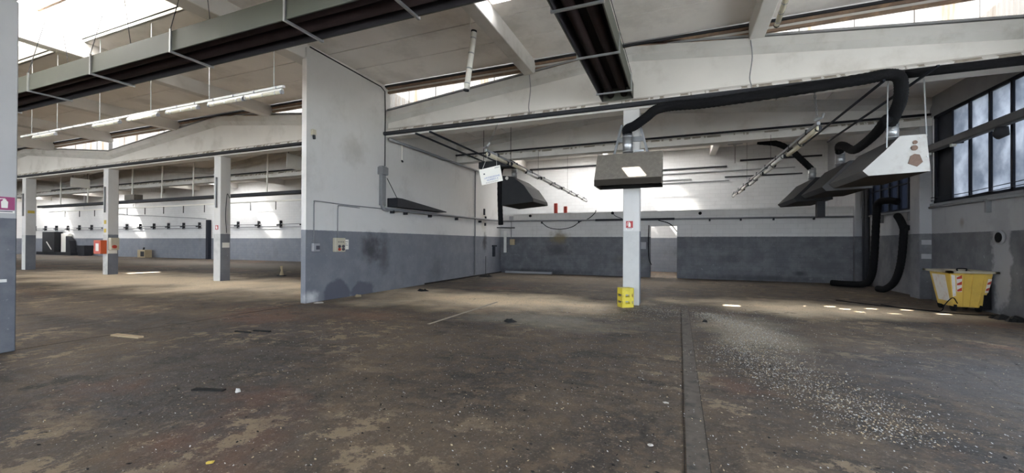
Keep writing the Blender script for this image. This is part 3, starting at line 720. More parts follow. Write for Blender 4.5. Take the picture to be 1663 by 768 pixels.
for x in (x0, x1 - .015): MB().prism([(9.965, 2.93), (9.965, 3.07), (10.41, 3.745), (10.73, 3.745), (10.73, 2.93)], 0, x, x + .015).build('end_panel', 'hood', e)
bolts(e, [(x1, 10.25, 3.55), (x1, 10.2, 3.2), (x1, 10.6, 3.6)], (1, 0, 0))
collar(e, -1.19, 10.56, 3.76, 4.25, .12)
MB().box((-1.02, 10.50, 3.80), (-.80, 10.54, 3.84)).build('damper_lever', 'galv', e)
for x in (-1.55, -.72): MB().hexa([(x - .03, 10.7, 3.76), (x + .03, 10.7, 3.76), (x + .03, 10.74, 3.76), (x - .03, 10.74, 3.76)], [(x - .03 + (.2 if x < -1 else -.2), 10.7, 4.55), (x + .03 + (.2 if x < -1 else -.2), 10.7, 4.55), (x + .03 + (.2 if x < -1 else -.2), 10.74, 4.55), (x - .03 + (.2 if x < -1 else -.2), 10.74, 4.55)]).build('hanger_strap', 'steel_grey', e)
MB().box((-1.42, 10.69, 4.1), (-.84, 10.735, 4.22)).build('fixing_plate', 'steel_grey', e)
tag(e, 'brown sooty extraction hood on the middle column with a patch of sun', 'extraction hood', 'extraction hoods')
# hoods in the right-hand row
PR = [(3.63, 2.97), (4.61, 3.01), (4.55, 3.75), (4.14, 3.75), (3.88, 3.45), (3.53, 3.08)]
def row_hood(ya, yb, end_mat, skin, label, cy, dx=0, mirror=False, prof=PR):
    pr = [(x + dx, z) for x, z in prof]
    e = empty('extraction_hood', ((pr[0][0] + pr[1][0]) / 2, (ya + yb) / 2, 2.97))
    n = len(pr)
    for i in range(n):
        a, b = pr[i], pr[(i + 1) % n]
        nm = 'underside' if i == 0 else 'skin_panel'
        d = Vector((b[0] - a[0], 0, b[1] - a[1])).normalized(); nn = Vector((-d.z, 0, d.x)) * (.012)
        if mirror: nn = -nn
        q = [Vector((a[0], ya, a[1])), Vector((b[0], ya, b[1])), Vector((b[0], yb, b[1])), Vector((a[0], yb, a[1]))]
        MB().hexa(q, [v + nn for v in q]).build(nm, 'hood_under' if i == 0 else skin, e)
    for y, mm in ((ya - .014, end_mat), (yb, 'hood_dark')):
        MB().prism(pr, 1, y, y + .014).build('end_panel', mm, e)
    if cy: collar(e, (pr[2][0] + pr[3][0]) / 2 - .2 * (0 if mirror else 1), cy, 3.74, 4.12, .11)
    tag(e, label, 'extraction hood', 'extraction hoods'); return e
h1 = row_hood(10.7, 12.75, 'hood_white', 'hood_grey', 'nearest right-hand hood, its pale end panel marked with rust', 11.05)
MB().tube([(4.36, 10.672, 3.49), (4.36, 10.686, 3.49)], .055, 10).build('rust_mark', 'rust', h1); MB().tube([(4.37, 10.672, 3.60), (4.37, 10.686, 3.60)], .04, 9).build('rust_mark', 'rust', h1)
MB().prism([(4.26, 3.18), (4.30, 3.33), (4.36, 3.37), (4.44, 3.35), (4.49, 3.2), (4.4, 3.11)], 1, 10.674, 10.686).build('rust_mark', 'rust', h1)
bolts(h1, [(4.45, 10.686, 3.69), (4.56, 10.686, 3.3)], (0, -1, 0))
for p, q in (((3.97, 10.8, 3.5), (3.97, 10.75, 4.93)), ((4.62, 10.85, 3.75), (4.60, 10.9, 4.93))): MB().tube([p, q], .013, 6).build('suspension_rod', 'galv', h1)
row_hood(13.35, 15.35, 'hood_grey', 'hood_dark', 'second hood of the right-hand row, grey end panel half hidden by the first', 14.08)
h3 = row_hood(16.3, 18.7, 'hood_dark', 'hood_dark', 'farthest and darkest hood of the right-hand row', 16.7)
MB().box((4.2, 16.35, 2.45), (4.42, 16.55, 2.97)).build('drop_spigot', 'hood_dark', h3)
PL = [(-5.90, 2.90), (-4.72, 3.00), (-4.74, 3.11), (-5.08, 3.58), (-5.5, 3.90), (-5.90, 3.95)]
hl_ = row_hood(13.6, 15.3, 'hood_dark', 'hood_dark', 'black hood behind the hanging sign near the partition', None, 0, True, PL)
collar(hl_, -5.55, 13.9, 3.9, 4.25, .1)
MB().tube([(-5.70, 13.55, 3.86), (-5.70, 13.58, 3.86)], .06, 10).build('gauge', 'board', hl_)

# ------------------------------------------------------------------ flexible ducts and hoses
def duct(pts, r, label, name='flexible_duct', mat='black_rubber', k=14, cat='duct', ribs=.035, n=12):
    o = MB().tube(spline(pts, k), r, n, ribs=ribs).build(name, mat, smooth=True); tag(o, label, cat); return o
duct([(-1.19, 10.56, 4.22), (-1.2, 10.54, 4.38), (-1.02, 10.5, 4.44), (-.74, 10.5, 4.62), (-.53, 10.5, 4.77), (-.19, 10.5, 4.82), (.48, 10.5, 4.80), (1.24, 10.5, 4.82), (2.4, 10.5, 4.87), (3.46, 10.5, 4.93), (3.85, 10.47, 4.95), (4.06, 10.50, 4.86), (4.12, 10.62, 4.5), (4.12, 10.85, 4.26), (4.10, 11.02, 4.08)], .115, 'thick black flexible duct looping along the beam from the middle hood')
duct([(3.98, 10.80, 4.16), (4.0, 11.4, 4.0), (4.0, 12.1, 3.90), (4.0, 12.7, 3.90), (4.02, 13.4, 4.16), (4.06, 13.85, 4.24), (4.13, 14.06, 4.1)], .1, 'short black duct sagging between the first and second right-hand hoods', k=8)
duct([(2.55, 16.7, 5.15), (3.13, 16.7, 5.03), (3.55, 16.7, 4.76), (3.85, 16.7, 4.42), (4.10, 16.7, 4.12), (4.14, 16.7, 4.05)], .1, 'black duct slanting down to the farthest right-hand hood', k=8)
duct([(-5.55, 13.9, 4.2), (-5.6, 13.9, 4.36), (-5.85, 13.8, 4.42), (-6.0, 13.7, 4.2), (-6.0, 13.62, 3.6), (-5.98, 13.62, 2.8), (-5.95, 13.62, 2.2)], [.09] * 49, 'black hose hanging straight down beside the hood near the partition', 'hanging_hose', k=8)
o = MB().tube([(4.2, 10.66, 4.98), (6.55, 10.66, 4.98)], .085, 10).build('extract_pipe', 'black_rubber', smooth=True); tag(o, 'straight black pipe under the beam at the upper right corner', 'pipe')
o = duct([(6.6, 17.2, 2.95), (6.45, 17.5, 3.02), (6.3, 17.8, 2.95), (6.26, 17.82, 2.4), (6.22, 17.85, 1.2), (6.18, 17.95, .5), (6.05, 18.12, .18), (5.7, 18.5, .115), (5.28, 18.84, .115)], .11, 'black hose from the wall, its end lying along the floor in the far right corner', 'floor_hose', cat='hose')
o = duct([(6.32, 16.5, 2.46), (6.31, 16.3, 2.32), (6.29, 16.06, 2.1), (6.28, 16.0, 1.9), (6.27, 16.15, 1.0), (6.22, 16.4, .42), (6.12, 16.75, .14), (6.02, 17.04, .105)], .1, 'black hose ending on the floor beside the grey wall pilaster', 'floor_hose', cat='hose')
MB().tube([(6.3, 16.05, 2.1), (6.34, 15.98, 2.06), (6.36, 15.94, 2.05)], .09, 10).build('branch', 'black_rubber', o)
e = MB().box((-6.3, 12.5, 4.06), (-5.1, 12.9, 4.28)).build('extractor_box', 'hood_dark', bevel=.02)
for x in (-6.2, -5.2): MB().tube([(x, 12.7, 4.28), (x, 12.7, ztop(x, SPANS[0]))], .01, 5).build('suspension_rod', 'dark_pipe', e)
tag(e, 'flat black extractor box hung just behind the top of the white sign', 'extractor')
for i, (x, l) in enumerate(((-7.42, 'black rail under the roof, nearest the partition'), (-6.92, 'black rail under the roof, second from the partition'))):
    o = MB().box((x - .025, 10.5, 4.84), (x + .025, 15.9, 4.89)).build('ceiling_rail', 'black_steel'); tag(o, l, 'rail', 'black rails under the roof')
o = MB().box((3.76, 10.4, 4.80), (3.80, 16, 4.84)).build('ceiling_rail', 'black_steel'); tag(o, 'black rail crossing above the right-hand hoods, the left of two', 'rail', 'black rails under the roof')
o = MB().box((4.36, 9.9, 4.80), (4.40, 16, 4.84)).build('ceiling_rail', 'black_steel'); tag(o, 'black rail crossing above the right-hand hoods, the right of two', 'rail', 'black rails under the roof')

for x, za, zb, l in ((-3.85, 5.05, 6.2, 'thin grey cable down the beam left of the near heater end'), (1.50, 5.05, 6.2, 'thin grey cable down the beam below the right-hand rafter')):
    o = MB().tube(spline([(x, Y1 - .21, zb), (x + .03, Y1 - .215, za + .75), (x - .02, Y1 - .215, za + .3), (x + .01, Y1 - .25, za + .1), (x, Y1 - .27, za + .06)], 5), .012, 5).build('beam_cable', 'steel_grey'); tag(o, l, 'cable')
# ------------------------------------------------------------------ right wall fittings
e = empty('wall_duct', (6.4, 13.3, 4.1))
MB().box((6.26, 10.9, 4.06), (6.42, 15.36, 4.26)).build('duct_body', 'hood_grey', e, bevel=.03)
for y in (11.4, 12.6, 13.9, 15.0): MB().box((6.42, y, 4.12), (XR, y + .05, 4.17)).build('wall_bracket', 'black_steel', e)
MB().tube([(6.34, 12.0, 4.06), (6.34, 12.02, 3.93), (6.30, 12.1, 3.90)], [.09, .13, .10], 10).build('dirty_outlet', 'dark_pipe', e, smooth=True)
for y in (13.6, 14.7): MB().box((6.27, y, 4.0), (6.36, y + .09, 4.07)).build('small_lamp', 'white_plastic', e)
tag(e, 'grey duct running along in front of the right-hand windows', 'duct')
e = empty('wall_vent', (XR, 12.6, 1.7))
MB().tube([(XR - .05, 12.6, 1.72), (XR - .004, 12.6, 1.72)], .15, 16).build('ring', 'right_wall', e, smooth=True)
MB().tube([(XR - .056, 12.6, 1.72), (XR - .045, 12.6, 1.72)], .115, 16).build('opening', 'black_rubber', e)
tag(e, 'round black vent hole in the wall above the yellow bin', 'vent')
for z, l in ((2.88, 'upper of two thin cables strung across the right window'), (2.79, 'lower of two thin cables strung across the right window')):
    o = MB().tube(spline([(XR - .03, 11.4, z + .04), (XR - .04, 12.6, z), (XR - .04, 13.9, z - .03), (XR - .03, 15.3, z)], 6), .01, 5).build('window_cable', 'black_steel'); tag(o, l, 'cable')
e = empty('wall_pipe', (XR, 18, 2.66)); MB().tube([(XR - .06, 11.2, 2.60), (XR - .06, 15.3, 2.60)], .035, 8).build('pipe_run', 'steel_grey', e, smooth=True); MB().tube([(XR - .1, 15.95, 2.60), (XR - .1, 19.8, 2.60)], .035, 8).build('pipe_run', 'steel_grey', e, smooth=True)
for y in (12.9, 16.4, 18.3): MB().box((XR - .1, y, 2.3), (XR - .005, y + .06, 2.62)).build('bracket', 'steel_grey', e)
tag(e, 'grey pipe along the right wall just under the windows', 'pipe')
for y, z, l in ((15.30, 1.55, 'upper small grey box on the right-hand pilaster'), (15.30, 1.15, 'lower small grey box on the right-hand pilaster')):
    o = MB().box((6.40, y, z), (6.62, y + .02, z + .14)).build('switch_box', 'grey_plastic', bevel=.004); o.location.y -= .0; tag(o, l, 'switch box')
e = empty('drain_pipes', (6.3, 19.5, 0))
for y in (19.5, 19.25): MB().tube([(6.5, y, .0), (6.5, y, 3.6)], .07, 10).build('pipe', 'dark_pipe', e, smooth=True)
e.name = 'drain_pipe'; tag(e, 'pair of dark vertical pipes in the far right corner', 'pipe')

# ------------------------------------------------------------------ yellow wheeled bin
e = empty('wheeled_bin', (6.2, 13.4, 0))
bt = [(5.95, 12.85, .10), (6.48, 12.85, .10), (6.48, 13.5, .10), (5.95, 13.5, .10)]; tp = [(5.84, 12.72, .90), (6.58, 12.72, .90), (6.58, 13.62, .90), (5.84, 13.62, .90)]
bd = MB().hexa(bt, tp); o = bd.build('body', 'yellow_bin', e, bevel=.02)
def onface(u, v, d=.004):                              # near face of the bin: u 0..1 left-right, v 0..1 up
    a = Vector(bt[0]).lerp(Vector(tp[0]), v); b = Vector(bt[1]).lerp(Vector(tp[1]), v); q = a.lerp(b, u); return (q.x, q.y - d, q.z)
def quad(name, mat, pts, par, th=.004):
    f = [Vector(onface(u, v, th)) for u, v in pts]; g = [Vector(onface(u, v, -.002)) for u, v in pts]
    n = len(pts); mb = MB().add(f + g, [list(range(n)), list(range(n, 2 * n))[::-1]] + [(i, (i + 1) % n, n + (i + 1) % n, n + i) for i in range(n)]); return mb.build(name, mat, par)
for u in (.30, .52, .80): quad('rib', 'yellow_bin', [(u, .02), (u + .025, .02), (u + .025, .96), (u, .96)], e, .018)
st = quad('hazard_sticker', 'white_sticker', [(.13, .45), (.27, .45), (.27, .92), (.13, .92)], e, .006)
for v in (.46, .64, .82): quad('red_stripe', 'red', [(.14, v), (.265, v + .02), (.265, v + .12), (.14, v + .05)], st, .009)
st2 = quad('hazard_sticker', 'white_sticker', [(.90, .45), (.99, .45), (.99, .85), (.90, .85)], e, .006)
for v in (.5, .68): quad('red_stripe', 'red', [(.905, v), (.985, v + .02), (.985, v + .11), (.905, v + .06)], st2, .009)
quad('torn_label', 'white_sticker', [(.01, .3), (.10, .33), (.10, .93), (.01, .95)], e, .006)
MB().hexa([(5.928, 12.95, .22), (5.948, 12.95, .22), (5.948, 13.4, .22), (5.928, 13.4, .22)], [(5.843, 12.95, .84), (5.86, 12.95, .84), (5.86, 13.5, .84), (5.843, 13.5, .84)]).build('side_label', 'white_sticker', e)
rim = MB()
for a, b in (((5.76, 12.62, .90), (6.63, 12.76, .95)), ((5.76, 13.58, .90), (6.63, 13.72, .95)), ((5.76, 12.62, .90), (5.85, 13.72, .95)), ((6.56, 12.62, .90), (6.63, 13.72, .95))): rim.box(a, b)
rim.build('rim', 'bin_rim', e)
MB().box((5.85, 12.76, .905), (6.56, 13.58, .915)).build('lid', 'bin_rim', e)
for x in (5.98, 6.42):
    for y in (12.92, 13.42):
        w_ = MB().tube([(x - .025, y, .10), (x + .025, y, .10)], .10, 14).build('wheel', 'black_rubber', e, smooth=False)
MB().box((6.45, 12.80, .08), (6.58, 12.98, .70)).build('wheel_bracket', 'black_rubber', e)
MB().tube(spline([(5.95, 12.7, .95), (5.95, 12.7, 1.0), (6.1, 12.7, 1.0), (6.1, 12.7, .95)], 5), .015, 6).build('handle', 'black_rubber', e)
tag(e, 'yellow wheeled bin with red and white hazard stickers against the right wall', 'bin')
o = MB().tube(spline([(5.96, 12.72, .2), (5.85, 12.66, .33), (5.72, 12.68, .16), (5.7, 12.75, .015), (5.5, 12.6, .015), (5.2, 12.75, .015), (4.6, 13.2, .015), (4.0, 13.9, .015)], 8), .011, 6).build('floor_cable', 'black_rubber'); tag(o, 'thin black cable on the floor leading away from the yellow bin', 'cable')
o = MB().tube(spline([(6.5, 12.4, .015), (6.0, 12.25, .015), (5.5, 12.45, .015), (5.0, 12.9, .015), (4.8, 13.4, .015)], 8), .011, 6).build('floor_cable', 'black_rubber'); tag(o, 'thin black cable curving along the floor past the front of the yellow bin', 'cable')
# dark rubble by the right wall
e = empty('rubble', (6.35, 11.8, 0))
for k in range(9):
    x, y, s = 6.35 + rnd.uniform(-.18, .2), 11.75 + rnd.uniform(-.25, .3), rnd.uniform(.05, .13)
    MB().hexa([(x - s, y - s, 0), (x + s, y - s * .6, 0), (x + s * .8, y + s, 0), (x - s * .9, y + s * .7, 0)], [(x - s * .5, y - s * .6, s * .9), (x + s * .6, y - s * .4, s * .6), (x + s * .4, y + s * .6, s * .8), (x - s * .5, y + s * .4, s * .5)]).build('lump', 'black_debris', e)
tag(e, 'small heap of dark rubble by the right wall at the frame edge', 'rubble')

# ------------------------------------------------------------------ yellow crate at the middle column
e = empty('crate', (-1.21, 10.46, 0)); e.rotation_euler.z = 0
ang = R(32)
def cr(x, y, z): return (-1.22 + x * math.cos(ang) - y * math.sin(ang), 10.44 + x * math.sin(ang) + y * math.cos(ang), z)
def crbox(name, mat, a, b, par=None):
    (x0, y0, z0), (x1, y1, z1) = a, b
    return MB().hexa([cr(x0, y0, z0), cr(x1, y0, z0), cr(x1, y1, z0), cr(x0, y1, z0)], [cr(x0, y0, z1), cr(x1, y0, z1), cr(x1, y1, z1), cr(x0, y1, z1)]).build(name, mat, par or e)
hw, hd, H = .155, .13, .47
for x in (-hw, hw - .02): 
    for y in (-hd, hd - .02): crbox('corner_post', 'yellow_crate', (x, y, 0), (x + .02, y + .02, H))
for z0, z1 in ((0, .09), (.155, .25), (.32, H)):
    for y in (-hd, hd - .012): crbox('side_band', 'yellow_crate', (-hw, y, z0), (hw, y + .012, z1))
    for x in (-hw, hw - .012): crbox('end_band', 'yellow_crate', (x, -hd, z0), (x + .012, hd, z1))
for x in (-.12, .05): crbox('slat', 'yellow_crate', (x, -hd + .001, 0), (x + .06, -hd + .011, H))
for z in (0, .22, H - .012): crbox('partition_sheet', 'yellow_crate', (-hw + .012, -hd + .012, z), (hw - .012, hd - .012, z + .012))
MB().tube([cr(hw + .001, .0, .27), cr(hw + .006, .0, .27)], .055, 12).build('emblem', 'sign_red', e)
MB().tube([cr(hw + .005, .0, .27), cr(hw + .009, .0, .27)], .03, 10).build('emblem_centre', 'yellow_crate', e)
tag(e, 'yellow plastic crate standing on end at the foot of the middle column', 'crate')

# ------------------------------------------------------------------ extinguisher signs
def ext_sign(fr, w_, h_, mat, label, name='wall_sign'):
    """fr(u, v, d): point on the sign plane, u right, v up, d out of the wall"""
    e = empty(name, fr(0, 0, 0))
    def slab(nm, mt, poly, d0, d1, par=e):
        n = len(poly); vs = [fr(u, v, d1) for u, v in poly] + [fr(u, v, d0) for u, v in poly]
        return MB().add(vs, [list(range(n)), list(range(n, 2 * n))[::-1]] + [(i, (i + 1) % n, n + (i + 1) % n, n + i) for i in range(n)]).build(nm, mt, par)
    b = w_ / 2; t = h_ / 2
    slab('plate', mat, [(-b, -t), (b, -t), (b, t), (-b, t)], .001, .006)
    s = min(w_, h_) * .36
    slab('pictogram', 'board', [(-.45 * s, -s), (.45 * s, -s), (.5 * s, .35 * s), (.25 * s, .62 * s), (.25 * s, .85 * s), (-.25 * s, .85 * s), (-.25 * s, .62 * s), (-.5 * s, .35 * s)], .006, .008)
    slab('pictogram', 'board', [(-.25 * s, .88 * s), (.1 * s, .88 * s), (.1 * s, s * 1.05), (-.7 * s, s * 1.0), (-1.0 * s, .55 * s), (-1.05 * s, -.5 * s), (-.85 * s, -.5 * s), (-.85 * s, .5 * s), (-.6 * s, .85 * s)], .006, .008)
    slab('caption', 'board', [(-b, -t - h_ * .24), (b, -t - h_ * .24), (b, -t - .01), (-b, -t - .01)], .001, .004)
    slab('caption_text', 'ink_dark', [(-b * .8, -t - h_ * .16), (b * .8, -t - h_ * .16), (b * .8, -t - h_ * .09), (-b * .8, -t - h_ * .09)], .004, .005)
    tag(e, label, 'sign'); return e
ext_sign(lambda u, v, d: (-8.66 + d, 2.66 + u, 2.07 + v), .19, .18, 'magenta', 'faded crimson fire extinguisher sign on the large left pillar')
ext_sign(lambda u, v, d: (-1.165 + u, 10.76 - d, 2.03 + v), .17, .17, 'sign_red', 'red fire extinguisher sign on the middle column')
ext_sign(lambda u, v, d: (-16.95 + u, 10.76 - d, 2.12 + v), .17, .17, 'sign_red', 'small red sign on the front of the column left of the partition')
MB_ = MB().box((-8.66, 2.58, .98), (-8.63, 2.68, 1.02)).build('wall_bracket', 'white_plastic'); tag(MB_, 'small white bracket low on the large left pillar', 'bracket')

# ------------------------------------------------------------------ partition fittings
PX = XP1
e = empty('switch_box', (PX, 8.0, 1.31)); MB().box((PX, 7.89, 1.31), (PX + .09, 8.10, 1.52)).build('case', 'grey_plastic', e, bevel=.01); MB().box((PX + .088, 7.97, 1.36), (PX + .10, 8.08, 1.46)).build('window', 'ink_dark', e)
tag(e, 'small grey switch box at the free end of the partition', 'switch box')
e = empty('control_box', (PX, 8.78, 1.3)); MB().box((PX, 8.60, 1.29), (PX + .12, 8.96, 1.67)).build('case', 'cream', e, bevel=.012)
for y, z, c in ((8.72, 1.44, 'ink_dark'), (8.86, 1.44, 'ink_dark'), (8.72, 1.36, 'red'), (8.86, 1.36, 'ink_dark')): MB().tube([(PX + .118, y, z), (PX + .15, y, z)], .04, 10).build('button', c, e)
for y in (8.68, 8.76, 8.84): MB().box((PX + .118, y, 1.55), (PX + .126, y + .05, 1.57)).build('label_strip', 'ink_dark', e)
tag(e, 'cream control box with four round buttons on the partition', 'control box')
e = MB().box((PX, 9.02, 1.35), (PX + .004, 9.19, 1.63)).build('paper_notice', 'board'); tag(e, 'small white paper notice beside the control box', 'notice')
for z, n in ((1.56, .12), (1.5, .09), (1.46, .12)): MB().box((PX + .004, 9.04, z), (PX + .0055, 9.04 + n, z + .012)).build('printed_line', 'ink_dark', e)
o = MB().tube(spline([(PX + .02, 7.96, 1.52), (PX + .02, 7.96, 2.3), (PX + .02, 7.97, 2.57), (PX + .02, 8.06, 2.62), (PX + .02, 9.0, 2.61), (PX + .02, 10.6, 2.62)], 5), .014, 6).build('conduit', 'steel_grey', smooth=True); tag(o, 'thin grey conduit rising from the switch box and running along the partition', 'conduit')
o = MB().tube(spline([(PX + .02, 8.76, 1.67), (PX + .02, 8.76, 2.3), (PX + .02, 8.77, 2.52), (PX + .02, 8.85, 2.57), (PX + .02, 9.6, 2.57)], 5), .014, 6).build('conduit', 'steel_grey', smooth=True); tag(o, 'thin grey conduit rising from the cream control box', 'conduit')
o = MB().tube([(PX + .02, 7.8, 6.53), (PX + .02, 10.5, 6.47), (PX + .02, 10.70, 6.38), (PX + .02, 10.72, 5.9), (PX + .02, 10.72, 2.7)], .016, 6).build('conduit', 'dark_pipe', smooth=True); tag(o, 'dark conduit under the roof that turns down the partition', 'conduit')
e = empty('cable_duct', (PX, 10.6, 2.6))
MB().box((PX, 10.46, 2.72), (PX + .12, 10.66, 3.8)).build('riser', 'steel_grey', e, bevel=.008)
MB().box((PX, 10.38, 3.68), (PX + .2, 10.68, 3.92)).build('head', 'steel_grey', e, bevel=.015); MB().box((PX + .02, 10.42, 3.92), (PX + .18, 10.62, 3.95)).build('cap', 'galv', e)
MB().tube(spline([(PX + .06, 10.56, 2.75), (PX + .06, 10.62, 2.62), (PX + .06, 10.85, 2.60)], 5), .06, 8).build('elbow', 'steel_grey', e, smooth=True)
MB().tube([(PX + .06, 10.8, 2.61), (PX + .13, 11.2, 2.61), (PX + .13, 19.90, 2.70)], .045, 8).build('pipe_run', 'steel_grey', e, smooth=True)
for y in (11.0, 11.7, 13.2, 15.2, 17.4): MB().box((PX, y, 2.50), (PX + .15, y + .05, 2.60)).build('bracket', 'dark_pipe', e)
tag(e, 'grey cable duct on the partition, a riser turning into a long level run', 'cable duct')
o = MB().prism([(10.85, 2.70), (13.84, 2.72), (13.84, 2.75), (11.1, 2.98), (10.85, 2.98)], 0, PX + .02, PX + .42).build('sloping_shelf', 'dark_pipe'); tag(o, 'dark wedge-shaped tray lying on the pipe along the partition', 'tray')
o = MB().tube([(PX + .12, 10.7, 3.6), (PX + .3, 10.98, 2.98)], .012, 5).build('stay_rod', 'dark_pipe'); tag(o, 'thin stay rod from the cable duct to the wedge tray', 'rod')
o = MB().tube([(PX + .12, 10.8, 4.87), (PX + .12, 18.3, 4.87)], .05, 8).build('high_pipe', 'steel_grey', smooth=True); tag(o, 'grey pipe high along the partition under the first beam', 'pipe')
o = MB().tube([(PX + .04, 17.0, .1), (PX + .04, 17.0, 4.85)], .028, 8).build('down_pipe', 'steel_grey', smooth=True); tag(o, 'thin vertical pipe down the partition near the far corner', 'pipe')
e = empty('hook_bar', (PX, 11.6, 4.3)); MB().tube([(PX + .05, 11.55, 4.95), (PX + .05, 11.55, 4.3)], .025, 6).build('bar', 'board', e); MB().tube([(PX + .05, 11.55, 4.32), (PX + .12, 11.5, 4.27)], .03, 6).build('hook', 'dark_pipe', e); tag(e, 'short white bar with a dark hook high on the partition', 'hook')
for y, z, ln, l in ((18.0, 3.05, .3, 'narrow black clip above the pipe near the far partition corner'), (18.15, 2.75, .18, 'black clamp on the partition pipe near the far corner'), (18.1, 2.45, .14, 'black tag just below the partition pipe near the far corner')):
    o = MB().box((PX, y - .06, z - ln / 2), (PX + .05, y + .06, z + ln / 2)).build('clip', 'black_steel', bevel=.005); tag(o, l, 'clip')
e = empty('wall_hanger', (PX, 19.1, 1.0)); MB().box((PX, 18.95, 1.36), (PX + .05, 19.45, 1.44)).build('bar', 'black_steel', e); MB().box((PX, 19.0, .86), (PX + .05, 19.25, 1.36)).build('strap', 'black_steel', e); tag(e, 'black strap hanging on the partition close to the far corner', 'strap')
o = MB().tube([(PX + .3, 17.6, .01), (PX + .06, 18.1, .9)], .012, 5).build('leaning_rod', 'dark_pipe'); tag(o, 'thin dark rod leaning on the partition near the far corner', 'rod')
e = empty('wall_lamp', (PX, 7.9, 4.2)); MB().box((PX, 7.86, 4.30), (PX + .08, 7.96, 4.44)).build('base', 'cream', e); MB().tube([(PX + .06, 7.91, 4.3), (PX + .07, 7.91, 4.2)], .035, 8).build('bulb_socket', 'dark_pipe', e); tag(e, 'small cream lamp base high at the free end of the partition', 'lamp')

# ------------------------------------------------------------------ low far wall fittings
e = empty('wall_pipe', (-1, YF - .06, 2.66)); MB().tube([(PX + .1, YF - .06, 2.70), (XR - .2, YF - .06, 2.64)], .04, 8).build('pipe_run', 'steel_grey', e, smooth=True)
for x in (-6.5, -4.6, -2.2, 1.2, 2.4, 3.6, 5.0): MB().box((x, YF - .1, 2.54), (x + .06, YF, 2.64)).build('bracket', 'dark_pipe', e)
tag(e, 'grey pipe along the whole low far wall', 'pipe')
o = MB().box((-3.75, YF - .12, 2.62), (-.2, YF - .02, 2.72)).build('dark_trunking', 'dark_pipe'); tag(o, 'dark flat trunking behind the middle column on the far wall', 'trunking')
o = MB().tube(spline([(-6.5, YF - .05, 2.62), (-6.1, YF - .06, 2.34), (-5.5, YF - .06, 2.25), (-4.9, YF - .06, 2.36), (-4.5, YF - .05, 2.62), (-4.1, YF - .05, 2.75), (-3.8, YF - .05, 3.0), (-3.73, YF - .05, 3.15)], 6), .02, 6).build('loose_cable', 'black_rubber', smooth=True); tag(o, 'black cable drooping in a loop below the far wall pipe', 'cable')
o = MB().tube(spline([(-3.0, YF - .03, 3.05), (-2.8, YF - .04, 2.85), (-2.5, YF - .04, 2.72)], 5), .015, 5).build('loose_cable', 'black_rubber'); tag(o, 'short black cable beside the middle column on the far wall', 'cable')
o = MB().tube(spline([(-.9, YF - .05, 2.62), (-.4, YF - .05, 2.45), (-.1, YF - .05, 2.1)], 5), .02, 5).build('loose_cable', 'black_rubber'); tag(o, 'black cable hanging across the top of the doorway', 'cable')
o = MB().tube(spline([(-1.30, YF - .03, 2.4), (-1.32, YF - .03, 1.4), (-1.28, YF - .04, .8), (-1.18, YF - .05, .58)], 5), .02, 5).build('loose_cable', 'black_rubber'); tag(o, 'black cable hanging down the left side of the doorway', 'cable')
for x, h_, l in ((-5.78, .5, 'taller of two narrow red boxes standing on the far wall ledge'), (-5.28, .33, 'shorter of two narrow red boxes standing on the far wall ledge')):
    o = MB().box((x - .08, YF + .03, 3.06), (x + .08, YF + .17, 3.06 + h_)).build('red_box', 'red', bevel=.01); tag(o, l, 'box')
e = empty('junction_box', (-8.1, YF - .1, 1.5)); MB().box((-8.2, YF - .12, 1.45), (-7.95, YF, 1.75)).build('case', 'tan', e, bevel=.01); MB().box((-8.25, YF - .08, 2.75), (-8.05, YF, 2.95)).build('upper_case', 'grey_plastic', e); MB().tube([(-8.15, YF - .04, 1.75), (-8.15, YF - .04, 2.75)], .018, 6).build('conduit', 'steel_grey', e)
tag(e, 'tan and grey junction boxes linked by a conduit at the far left corner', 'junction box')
o = MB().box((-8.56, YF - .08, 1.05), (-8.42, YF - .005, 2.18)).build('white_duct', 'white_plastic', bevel=.01); tag(o, 'white vertical duct in the corner of partition and far wall', 'duct')
o = MB().tube([(-8.7, 19.4, 2.34), (-7.9, 19.9, 2.34)], .03, 6).build('wall_bar', 'dark_pipe'); tag(o, 'dark horizontal bar across the far left corner', 'bar')
o = MB().box((-1.68, YF - .06, 1.3), (-1.42, YF, 1.62)).build('breaker_box', 'grey_plastic', bevel=.01); tag(o, 'grey box on the wall between middle column and doorway', 'box')
for x, z, l in ((.85, 2.9, 'round black socket on the far wall right of the doorway'), (-7.1, 2.95, 'round black socket on the far wall under the black hood'), (-2.95, 3.0, 'square black socket beside the middle column on the far wall')):
    o = MB().tube([(x, YF - .06, z), (x, YF, z)], .07, 10).build('wall_socket', 'black_rubber'); tag(o, l, 'socket')
o = MB().box((-8.4, 19.82, 0), (-5.9, 19.98, .10)).build('plank', 'grey_plastic'); tag(o, 'pale plank lying along the foot of the far wall', 'plank')
